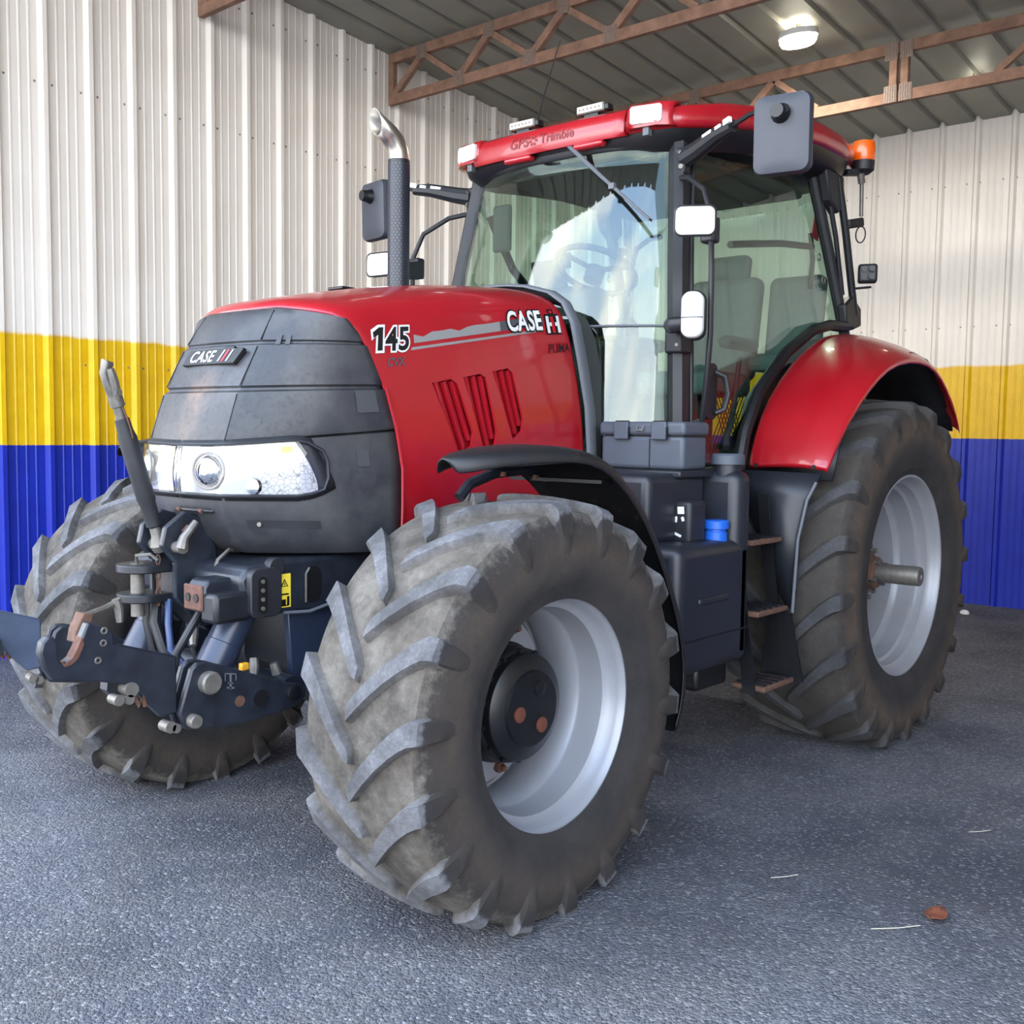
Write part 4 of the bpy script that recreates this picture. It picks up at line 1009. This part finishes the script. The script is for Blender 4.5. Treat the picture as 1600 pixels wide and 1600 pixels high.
# windscreen
NY = 16
def wrow(z, o): return [Vector((wx(y, z) + o, y, z)) for y in [interp(AY, z) * (-1 + 2 * i / NY) for i in range(NY + 1)]]
ws = MB().grid([wrow(z, .0) for z in (1.45, 1.6, 1.8, 2.0, 2.2, 2.4, 2.6, 2.8, 2.95)])
win = obj('windscreen', ws, 'cab_glass', TR, ang=80, solid=.006)
obj('windscreen_strip', MB().tube([p + Vector((.004, 0, 0)) for p in wrow(2.055, 0)[:6]], .006, 6), 'grey_seal', win)
obj('windscreen_strip', MB().tube([p + Vector((.004, 0, 0)) for p in wrow(2.055, 0)[11:]], .006, 6), 'grey_seal', win)
obj('windscreen_header', MB().grid([wrow(z, .012) for z in (2.88, 2.93, 2.985)]), 'black_plastic', win, solid=.03)
for sg in (1, -1):
    sp2 = obj('roof_side_rail', MB().tube([(1.17, sg * .60, 2.96), (.9, sg * .655, 2.975), (.4, sg * .68, 2.985), (-.1, sg * .68, 2.99)], .03, 8), 'black_plastic', TR)
obj('rear_glass', MB().grid([[(-.44 - .10 * (1 - (abs(y) / .72) ** 2) + (z - 2.2) * .38, y, z) for y in (-.72, -.5, -.25, 0, .25, .5, .72)] for z in (1.5, 1.95, 2.2, 2.5, 2.8, 2.97)]), 'cab_glass', TR, solid=.006)
# wiper
pv = Vector((1.36, .07, 2.965)); tip = Vector((1.40, .615, 2.515))
wp = obj('wiper', MB().tube([pv, pv.lerp(tip, .5) + Vector((.02, 0, .0)), tip + Vector((.01, 0, 0))], [.012, .009, .006], 8), 'grey_seal', TR)
obj('wiper_blade', MB().bar(pv.lerp(tip, .42) + Vector((.006, 0, -.004)), tip + Vector((.0, .005, -.006)), .006, .010), 'hose', wp)
obj('wiper_clip', MB().box(pv.lerp(tip, .62) + Vector((.022, 0, .002)), (.02, .03, .025)), 'grey_seal', wp)

# ---- roof
PLAN = [(1.372, 0), (1.368, .22), (1.355, .43), (1.345, .47), (1.335, .58), (1.305, .645), (1.23, .705), (1.05, .78), (.8, .835), (.5, .862), (.2, .868), (-.05, .855), (-.25, .82), (-.40, .75), (-.52, .6), (-.58, .35), (-.59, 0)]
zb_ = lambda x: interp([(-.6, 3.055), (-.2, 3.06), (.3, 3.045), (.8, 3.0), (1.2, 2.945), (1.4, 2.925)], x)
zt_ = lambda x: interp([(-.6, 3.13), (-.3, 3.155), (.2, 3.155), (.6, 3.13), (1.0, 3.085), (1.25, 3.035), (1.4, 3.015)], x)
def ring_(inset, zf):
    cx = .39; r = []
    for x, y in PLAN:
        d_ = Vector((x - cx, y)); L = d_.length; q = d_ * max(0, (L - inset) / L)
        r.append(Vector((cx + q.x, q.y, zf(x, cx + q.x))))
    return r + [Vector((p.x, -p.y, p.z)) for p in r[-2:0:-1]] + [r[0]]
rings = [ring_(.10, lambda a, b: zb_(a) - .0), ring_(.012, lambda a, b: zb_(a)), ring_(.0, lambda a, b: zb_(a) + .012), ring_(-.004, lambda a, b: (zb_(a) + zt_(a)) / 2), ring_(.008, lambda a, b: zt_(a) - .010), ring_(.03, lambda a, b: zt_(a) + .004),
         ring_(.12, lambda a, b: zt_(a) + .022), ring_(.3, lambda a, b: zt_(b) + .030), ring_(.6, lambda a, b: zt_(b) + .028), ring_(1.1, lambda a, b: zt_(.39) + .03)]
roofm = MB().grid(rings)
roof = obj('cab_roof', roofm, 'red_paint', TR, ang=50)
bvh_roof = BVHTree.FromPolygons([tuple(p) for p in roofm.v], roofm.f)
obj('roof_liner', MB().grid([ring_(.03, lambda a, b: zb_(a) + .004), ring_(.045, lambda a, b: zb_(a) - .035), ring_(.12, lambda a, b: zb_(a) - .085), ring_(.2, lambda a, b: 2.95), ring_(.8, lambda a, b: 2.95), ring_(1.3, lambda a, b: 2.95)]), 'hub_black', roof, ang=40)
# front panel, proud of the roof between the two lamps
Fp = lambda y, z, o: Vector((interp([(0, 1.372), (.22, 1.368), (.45, 1.352), (.6, 1.33)], abs(y)) + o, y, z))
zs = [(2.918, -.02), (2.915, .012), (2.935, .022), (2.99, .018), (3.025, .006), (3.045, -.03)]
fp = MB().grid([[Fp(-.49 + .93 * i / 14, z, o) for i in range(15)] for z, o in zs])
pan = obj('roof_front_panel', fp, 'red_paint', roof, ang=45, solid=.012)
bvh_pan = BVHTree.FromPolygons([tuple(p) for p in fp.v], fp.f)
for y in (-.19, .24): obj('panel_catch', MB().box((1.36, y, 2.905), (.05, .17, .03)), 'red_paint', pan, bevel=.012)
gf = frame_fn((1.40, -.04, 2.972), (0, 1, .0), (-.05, 0, 1))
stick('roof_letters', text_flat('GPS', .070, .0018, .12, 1.05), lambda a, b: gf(a - .128, b), (1, 0, 0), bvh_pan, 'roof_print', pan, .0025)
stick('roof_letters', text_flat('Trimble', .062, .0018, 0, 1.03), lambda a, b: gf(a + .108, b), (1, 0, 0), bvh_pan, 'roof_print', pan, .0025)
lv, lf = [], []
for i in range(6):
    a = 2 * PI * i / 6; b = len(lv)
    for r_, da in ((.010, -.35), (.026, -.3), (.026, .3), (.010, .35)): lv.append((r_ * math.cos(a + da), r_ * math.sin(a + da), 0))
    lf.append((b, b + 1, b + 2, b + 3))
stick('roof_letters', (lv, lf), lambda a, b: gf(a - .037, b), (1, 0, 0), bvh_pan, 'roof_print', pan, .0025)
# corner pods with lamps
for sg in (1, -1):
    pod = obj('lamp_pod', MB().grid([[Vector((interp([(.44, 1.348), (.6, 1.33), (.66, 1.285)], y) + o, sg * y, z)) for y in (.455, .50, .55, .60, .635, .66)] for z, o in ((2.935, -.01), (2.94, .02), (2.975, .024), (3.02, .020), (3.045, .004), (3.055, -.04))]), 'red_paint', roof, ang=45, solid=.02)
    nrm = Vector((.97, sg * .22, 0)).normalized(); uu = Vector((-nrm.y, nrm.x, 0)) * sg
    L0 = frame_fn(Vector((1.356, sg * .548, 2.992)), uu, (0, 0, 1), nrm)
    lm = obj('roof_lamp', MB().prism(rrect(.15, .078, .014), lambda a, b: L0(a, b, -.02), lambda a, b: L0(a, b, .006)), 'lamp_body', roof)
    obj('lens', MB().prism(rrect(.138, .066, .012), lambda a, b: L0(a, b, .004), lambda a, b: L0(a, b, .010)), 'lamp_white' if sg > 0 else 'lamp_dim', lm)
    obj('lamp_clip', MB().box((1.33, sg * .54, 2.925), (.03, .03, .04)), 'grey_seal', lm)
# light bars on the roof edge
for ya, yb in ((-.335, -.17), (.092, .255)):
    lb = obj('light_bar', MB().box((1.25, (ya + yb) / 2, 3.105), (.05, yb - ya, .042)), 'galvanised', roof, bevel=.006)
    obj('bar_lens', MB().box((1.277, (ya + yb) / 2, 3.106), (.006, yb - ya - .02, .028)), 'lamp_dim', lb)
    for i in range(6): obj('diode', MB().cyl((1.279, ya + .025 + i * (yb - ya - .05) / 5, 3.105), (1.283, ya + .025 + i * (yb - ya - .05) / 5, 3.105), .007, n=8), 'screw_grey', lb)
    obj('bar_foot', MB().box((1.25, (ya + yb) / 2, 3.072), (.03, .08, .03)), 'hub_black', lb)
    obj('bar_end', MB().box((1.25, yb + .012, 3.10), (.05, .025, .03)), 'hub_black', lb, bevel=.005)
obj('antenna', MB().tube([(.98, -.42, 3.14), (.90, -.43, 3.34), (.79, -.40, 3.687)], [.006, .004, .003], 6), 'hose', TR)
# beacon
bk = obj('beacon', MB().tube([(-.43, .80, 3.075), (-.43, .80, 3.10), (-.43, .80, 3.105), (-.43, .80, 3.17), (-.43, .80, 3.205), (-.43, .80, 3.215)], [.05, .06, .062, .064, .058, .03], 20), 'orange_lens', TR)
obj('beacon_base', MB().tube([(-.43, .80, 3.03), (-.43, .80, 3.05), (-.43, .80, 3.10)], [.035, .06, .063], 20), 'black_plastic', bk)
obj('beacon_bracket', MB().bar((-.43, .80, 3.04), (-.33, .74, 3.03), .05, .03), 'black_plastic', bk)
# rear work lamp
rl = obj('rear_work_lamp', MB().box((-.50, .82, 2.49), (.07, .105, .105), Matrix.Rotation(.45, 3, 'Z')), 'black_plastic', TR, bevel=.014)
for i in (-1, 1):
    for j in (-1, 1): obj('lens', MB().cyl(Vector((-.46, .84, 2.49)) + Vector((0, i * .022, j * .022)), Vector((-.455, .843, 2.49)) + Vector((0, i * .022, j * .022)), .017, n=12), 'hub_black', rl)
for k in range(4): obj('fin', MB().box(Vector((-.545, .80, 2.455 + k * .022)), (.03, .09, .006), Matrix.Rotation(.45, 3, 'Z')), 'black_plastic', rl)
obj('lamp_arm', MB().bar((-.41, .78, 2.40), (-.51, .83, 2.415), .03, .012), 'black_metal', rl)

# ---- mirrors, handrails, work lamps, indicators on both front pillars
for sg in (1, -1):
    S = lambda x, y, z: Vector((x, sg * y, z))
    arm = obj('mirror_arm', MB().tube([S(1.20, .66, 2.815), S(1.23, .74, 2.83), S(1.29, .88, 2.865), S(1.325, .97, 2.875)], [.045, .042, .034, .028], 10), 'black_plastic', TR)
    obj('arm_root', MB().box(S(1.20, .645, 2.80), (.06, .06, .12)), 'black_plastic', arm, bevel=.012)
    for dz in (.03, -.03): obj('root_bolt', MB().cyl(S(1.235, .66, 2.80 + dz), S(1.24, .662, 2.80 + dz), .011, n=8), 'galvanised', arm)
    obj('mirror_rod', MB().tube([S(1.32, .96, 2.875), S(1.38, 1.08, 2.89), S(1.405, 1.20, 2.893)], .011, 8), 'hose', arm)
    for a, b, c_, r_ in ((1.285, .84, 2.90, .5), (1.31, .90, 2.905, .45), (1.335, .985, 2.885, .5)):
        pass
    sc_ = MB()
    for t0, t1, w in ((.45, .62, .02), (.70, .80, .014), (.86, .98, .024)):
        p0, p1 = S(1.20, .66, 2.815).lerp(S(1.33, .98, 2.878), t0), S(1.20, .66, 2.815).lerp(S(1.33, .98, 2.878), t1)
        off = Vector((.028, 0, .018))
        sc_.bar(p0 + off, p1 + off, .016, w, up=(0, 0, 1))
    obj('paint_chip', sc_, 'scuff_white', arm)
    # mirror body: rounded shell facing back
    nrm = Vector((.985, sg * .17, -.03)).normalized(); uu = Vector((-nrm.y, nrm.x, 0)).normalized(); vv = nrm.cross(uu)
    M0 = frame_fn(S(1.375, 1.225, 2.785), uu, vv, nrm)
    prof = [(.225, .305, .035, -.035), (.238, .318, .038, -.02), (.238, .318, .038, .0), (.226, .306, .038, .020), (.18, .26, .04, .028), (.1, .2, .04, .032), (.0004, .0004, .0001, .033)]
    rows = []
    for w, h, r_, o in prof:
        pts = rrect(w, h, r_, 6); rows.append([M0(a, b, o) for a, b in pts + pts[:1]])
    mir = obj('mirror', MB().grid(rows), 'mirror_back', TR, ang=40)
    obj('mirror_glass', MB().prism(rrect(.215, .295, .03, 6), lambda a, b: M0(a, b, -.034), lambda a, b: M0(a, b, -.030)), 'mirror_face', mir)
    k_ = M0(-.0, .075, .03); kd = nrm
    obj('mirror_knob', MB().tube([k_ - kd * .01, k_ + kd * .035, k_ + kd * .036, k_ + kd * .06], [.045, .03, .032, .028], 12), 'hub_black', mir)
    obj('mirror_clamp', MB().tube([k_ + Vector((.0, 0, .0)), k_ + kd * .03 + Vector((0, sg * .03, .01))], .018, 10), 'hub_black', mir)
    # handrail and work lamp
    hr = obj('handrail', MB().tube([S(1.235, .665, 2.72), S(1.29, .74, 2.70), S(1.36, .86, 2.62), S(1.385, .91, 2.50), S(1.385, .92, 2.28), S(1.38, .92, 2.0), S(1.345, .885, 1.78), S(1.30, .84, 1.62)], .0125, 10), 'hose', TR)
    obj('rail_foot', MB().bar(S(1.30, .84, 1.63), S(1.30, .72, 1.60), .03, .02), 'black_metal', hr)
    nrm = Vector((.86, sg * .5, -.04)).normalized() if sg > 0 else Vector((.97, .1, 0)).normalized()
    uu = Vector((-nrm.y, nrm.x, 0)).normalized(); vv = nrm.cross(uu)
    W0 = frame_fn(S(1.585, .955, 2.44), uu, vv, nrm)
    rows = []
    for w, h, r_, o in ((.08, .06, .02, -.055), (.14, .10, .03, -.045), (.168, .122, .03, -.02), (.172, .126, .03, .012), (.16, .114, .026, .016), (.155, .109, .025, .010)):
        pts = rrect(w, h, r_, 5); rows.append([W0(a, b, o) for a, b in pts + pts[:1]])
    wlp = obj('work_lamp', MB().grid(rows), 'black_plastic', TR, ang=40)
    obj('lens', MB().prism(rrect(.156, .110, .025, 5), lambda a, b: W0(a, b, .004), lambda a, b: W0(a, b, .013)), 'lamp_white', wlp)
    obj('lamp_bracket', MB().bar(S(1.555, .945, 2.44), S(1.38, .915, 2.44), .03, .05), 'black_metal', wlp)
    obj('lamp_knuckle', MB().box(S(1.37, .90, 2.44), (.06, .07, .11)), 'black_plastic', wlp, bevel=.012)
    # indicator on its horn bracket
    nrm = Vector((.93, sg * .36, 0)).normalized(); uu = Vector((-nrm.y, nrm.x, 0)).normalized(); vv = Vector((0, 0, 1))
    I0 = frame_fn(S(1.47, .885, 2.075), uu, vv, nrm)
    ind = obj('indicator', MB().prism(rrect(.105, .21, .045, 8), lambda a, b: I0(a, b, -.05), lambda a, b: I0(a, b, -.005)), 'black_plastic', TR, bevel=.006)
    cap = lambda z0, z1, col, nm: None
    top = [(a, b) for a, b in rrect(.092, .198, .045, 8)]
    lens_rows = [[I0(a, b, o) for a, b in (lambda L: L + L[:1])(rrect(w, h, .42 * w, 8))] for w, h, o in ((.095, .195, -.006), (.093, .193, .014), (.08, .18, .024), (.03, .13, .028), (.0004, .0004, .029))]
    obj('lens', MB().grid(lens_rows), 'decal_white', ind, ang=50)
    obj('lens_split', MB().bar(I0(-.046, -.012, .018), I0(.046, -.012, .018), .03, .004), 'grey_seal', ind)
    obj('horn_bracket', MB().tube([S(1.30, .73, 2.06), S(1.40, .735, 2.045), S(1.44, .775, 2.04), S(1.44, .85, 2.045)], [.035, .036, .034, .03], 10), 'black_plastic', ind)
    obj('pillar_clamp', MB().box(S(1.30, .71, 2.0), (.09, .09, .14)), 'black_plastic', ind, bevel=.01)
    obj('clamp_screw', MB().cyl(S(1.345, .73, 1.965), S(1.35, .732, 1.965), .008, n=8), 'galvanised', ind)

# ---- inside the cab
ct = obj('steering_column', MB().tube([(1.22, 0, 1.42), (1.14, 0, 1.95), (1.03, 0, 2.30)], [.11, .09, .05], 14), 'cab_trim', TR)
wc = Vector((.97, 0, 2.40)); wn_ = Vector((-.45, 0, .89)).normalized(); wu = Vector((0, 1, 0)); wv = wn_.cross(wu)
sw = obj('steering_wheel', MB().tube([wc + wu * .21 * math.cos(a) + wv * .21 * math.sin(a) for a in [2 * PI * i / 32 for i in range(32)]], .016, 8, closed=True), 'hub_black', TR)
for a in (0, 2.1, 4.2): obj('spoke', MB().bar(wc, wc + wu * .2 * math.cos(a) + wv * .2 * math.sin(a), .03, .012, up=wn_), 'hub_black', sw)
obj('wheel_hub', MB().cyl(wc - wn_ * .06, wc + wn_ * .01, .05), 'hub_black', sw)
obj('dashboard', MB().box((1.22, 0, 2.16), (.22, .42, .24)), 'hub_black', TR, bevel=.05, seg=3)
obj('display', MB().box((.85, -.40, 2.42), (.03, .22, .17), Matrix.Rotation(.3, 3, 'Y')), 'hub_black', TR, bevel=.01)
seat = obj('driver_seat', MB().box((.02, .02, 1.86), (.50, .50, .14)), 'seat_fabric', TR, bevel=.05, seg=4)
Rb = Matrix.Rotation(-.16, 3, 'Y')
obj('backrest', MB().box((-.26, .04, 2.19), (.13, .47, .62), Rb), 'seat_fabric', seat, bevel=.055, seg=4)
obj('headrest', MB().box((-.33, .04, 2.56), (.09, .27, .16), Rb), 'seat_fabric', seat, bevel=.04, seg=4)
obj('armrest', MB().box((.10, -.30, 2.10), (.42, .11, .08)), 'cab_trim', seat, bevel=.03)
obj('armrest', MB().box((.06, .33, 2.08), (.36, .08, .07)), 'cab_trim', seat, bevel=.03)
obj('pedestal', MB().box((.10, -.05, 1.60), (.34, .34, .40)), 'hub_black', seat, bevel=.04)
ps = obj('passenger_seat', MB().box((-.20, .47, 1.98), (.34, .30, .10)), 'seat_fabric', TR, bevel=.035, seg=3)
obj('backrest', MB().box((-.34, .47, 2.24), (.10, .34, .50), Matrix.Rotation(-.12, 3, 'Y')), 'seat_fabric', ps, bevel=.045, seg=4)
obj('console', MB().box((.15, -.48, 1.95), (.75, .22, .32)), 'cab_trim', TR, bevel=.04)
obj('cab_wall_trim', MB().plate([(.74, 1.42), (.62, 1.75), (.36, 1.94), (.08, 2.07), (-.3, 2.13), (-.45, 2.1), (-.45, 1.42)], -.715, -.69), 'cab_light_trim', TR)
obj('cab_wall_trim', MB().plate([(.74, 1.42), (.62, 1.75), (.36, 1.94), (.08, 2.07), (-.3, 2.13), (-.45, 2.1), (-.45, 1.42)], .68, .70), 'cab_light_trim', TR)
obj('cab_rear_trim', MB().box((-.44, 0, 1.46), (.04, 1.36, .12)), 'cab_trim', TR)
obj('roof_lining', MB().box((.45, 0, 2.91), (1.3, 1.12, .05)), 'cab_trim', TR, bevel=.02)
obj('sun_visor', MB().box((1.20, .05, 2.875), (.03, .8, .05)), 'cab_light_trim', TR, bevel=.01)
obj('monitor_rail', MB().tube([(1.12, -.60, 2.72), (.98, -.55, 2.45), (.80, -.52, 2.30), (.6, -.5, 2.22)], .022, 8), 'hub_black', TR)
obj('lever_rail', MB().tube([(1.14, .50, 2.49), (1.08, .40, 2.50), (1.02, .28, 2.47), (1.0, .24, 2.38), (1.0, .22, 2.25)], .013, 8), 'hose', TR)
obj('rear_grab_rail', MB().tube([(-.20, .62, 2.62), (.2, .63, 2.58), (.6, .63, 2.52), (.72, .63, 2.50)], .018, 8), 'hose', TR)
obj('rear_grab_rail', MB().tube([(-.22, .60, 2.70), (-.26, .60, 2.55), (-.28, .58, 2.40)], .014, 8), 'hose', TR)
obj('fire_label', MB().box((-.17, .66, 2.73), (.07, .008, .16), Matrix.Rotation(-.25, 3, 'Y')), 'decal_red', TR)
obj('inside_mirror', MB().box((1.22, -.42, 2.62), (.03, .12, .24)), 'cab_trim', TR, bevel=.03)
ex_ = obj('exit_sign', MB().box((.72, -.40, 2.52), (.01, .085, .085)), 'hub_black', TR)
nt = MB()
for i in range(7):
    nt.bar((.92 - i * .03, .66, 1.50), (.74 - i * .03, .66, 1.78), .004, .004); nt.bar((.92 - i * .03, .66, 1.78), (.74 - i * .03, .66, 1.50), .004, .004)
tag(obj('net', nt, 'hub_black', TR), kind='stuff')

# ---- exhaust on the right side
EX, EY = 1.885, -.49
eb = MB().tube([(EX, EY, 1.6), (EX, EY, 2.84)], .052, 28)
exh = obj('exhaust_stack', eb, 'black_metal', TR, ang=60)
dots = MB()
for r_ in range(46):
    for k in range(18):
        a = 2 * PI * (k + .5 * (r_ % 2)) / 18
        p = Vector((EX + .0525 * math.cos(a), EY + .0525 * math.sin(a), 2.20 + r_ * .0138)); nn = Vector((math.cos(a), math.sin(a), 0))
        uu = Vector((-nn.y, nn.x, 0))
        b = [p + (uu * math.cos(t) + Vector((0, 0, 1)) * math.sin(t)) * .0058 for t in [PI / 3 * j for j in range(6)]]
        dots.add(b, [tuple(range(6))])
tag(obj('guard_perforations', dots, 'cylinder_blue', exh, normals=False), kind='stuff')
pipe = [(EX, EY, 2.78), (EX, EY, 2.85), (EX + .006, EY, 2.885), (EX + .026, EY - .004, 2.925), (EX + .058, EY - .008, 2.955), (EX + .095, EY - .012, 2.975)]
tpm = MB().tube(pipe, [.050, .051, .051, .050, .048, .046], 28, cap=False)
for i in range(28):                      # slanted mouth
    k = len(tpm.v) - 28 + i; p = Vector(tpm.v[k]); s_ = (p.z - 2.975) / .046
    tpm.v[k] = tuple(p + Vector((.87, -.1, .5)) * (.045 + .045 * s_))
obj('tail_pipe', tpm, 'exhaust_steel', exh, solid=.003, ang=60)
obj('heat_shield', MB().tube([(EX, EY, 2.18), (EX, EY, 2.845)], .0522, 28, cap=False), 'black_metal', exh)
obj('lamp_plate', MB().plate([(1.62, 2.33), (1.84, 2.30), (1.84, 2.38), (1.62, 2.42)], -.60, -.59), 'black_metal', exh)

# ---- tool box on its shelf in front of the cab
L = lambda x, y, z: (x, y, z)
TB = obj('tool_box', MB().box(L(1.535, .745, 1.492), (.19, .42, .142)), 'box_plastic', TR, bevel=.018, seg=3)
lid = obj('lid', MB().box(L(1.535, .745, 1.592), (.205, .435, .058)), 'box_plastic', TB, bevel=.016, seg=3)
for y in (.655, .845):
    lt = obj('latch', MB().box(L(1.645, y, 1.583), (.018, .072, .075)), 'box_plastic', TB, bevel=.004)
    obj('latch_gap', MB().box(L(1.648, y + .038, 1.573), (.01, .005, .05)), 'decal_black', TB)
    obj('latch_hinge', MB().box(L(1.642, y, 1.622), (.016, .062, .006)), 'decal_black', TB)
obj('hasp', MB().tube([L(1.645, .735, 1.60), L(1.652, .735, 1.585), L(1.652, .765, 1.585), L(1.645, .765, 1.60)], .004, 6), 'galvanised', TB)
obj('lid_seam', MB().box(L(1.535, .745, 1.564), (.194, .424, .004)), 'decal_black', TB)
obj('side_groove', MB().box(L(1.6315, .79, 1.49), (.003, .004, .12)), 'decal_black', TB)
# small white label plate by the cab sill
lbp = obj('serial_plate', MB().box((1.16, .722, 1.445), (.075, .008, .035)), 'decal_white', TR)
obj('serial_text', MB().box((1.175, .7275, 1.446), (.035, .002, .012)), 'decal_red', lbp)
obj('serial_text', MB().box((1.143, .7275, 1.446), (.02, .002, .014)), 'decal_black', lbp)

# ------------------------------------------------------------------ small things on the floor
lf_ = MB().grid([[(1.95 + .055 * u, 2.15 + .035 * v * (1 - u * u) ** .5, .012 + .012 * u * u + .008 * abs(v)) for v in (-1, -.5, 0, .5, 1)] for u in (-.98, -.6, -.2, .2, .6, .98)])
tag(obj('dead_leaf', lf_, 'dead_leaf', solid=.002), 'small brown dead leaf lying on the gravel at lower right', 'leaf')
def stalk(p, q, label, r=.0014):
    m = (Vector(p) + Vector(q)) / 2 + Vector((.01, .01, .004))
    tag(obj('straw', MB().tube([p, m, q], r, 5), 'straw'), label, 'straw')
stalk((2.16, 2.02, .004), (2.03, 2.13, .005), 'pale straw on the gravel beside the brown leaf')
stalk((2.02, 1.60, .004), (1.93, 1.66, .005), 'short pale straw behind the left front tyre')
stalk((1.08, 1.98, .004), (1.0, 2.04, .005), 'pale straw near the right edge of the floor')
tag(obj('stone', MB().tube([(-4.346, .231, .0), (-4.346, .231, .012), (-4.343, .233, .03), (-4.34, .235, .036)], [.03, .042, .032, .012], 9), 'pebble'), 'white stone on the gravel by the back wall', 'stone')
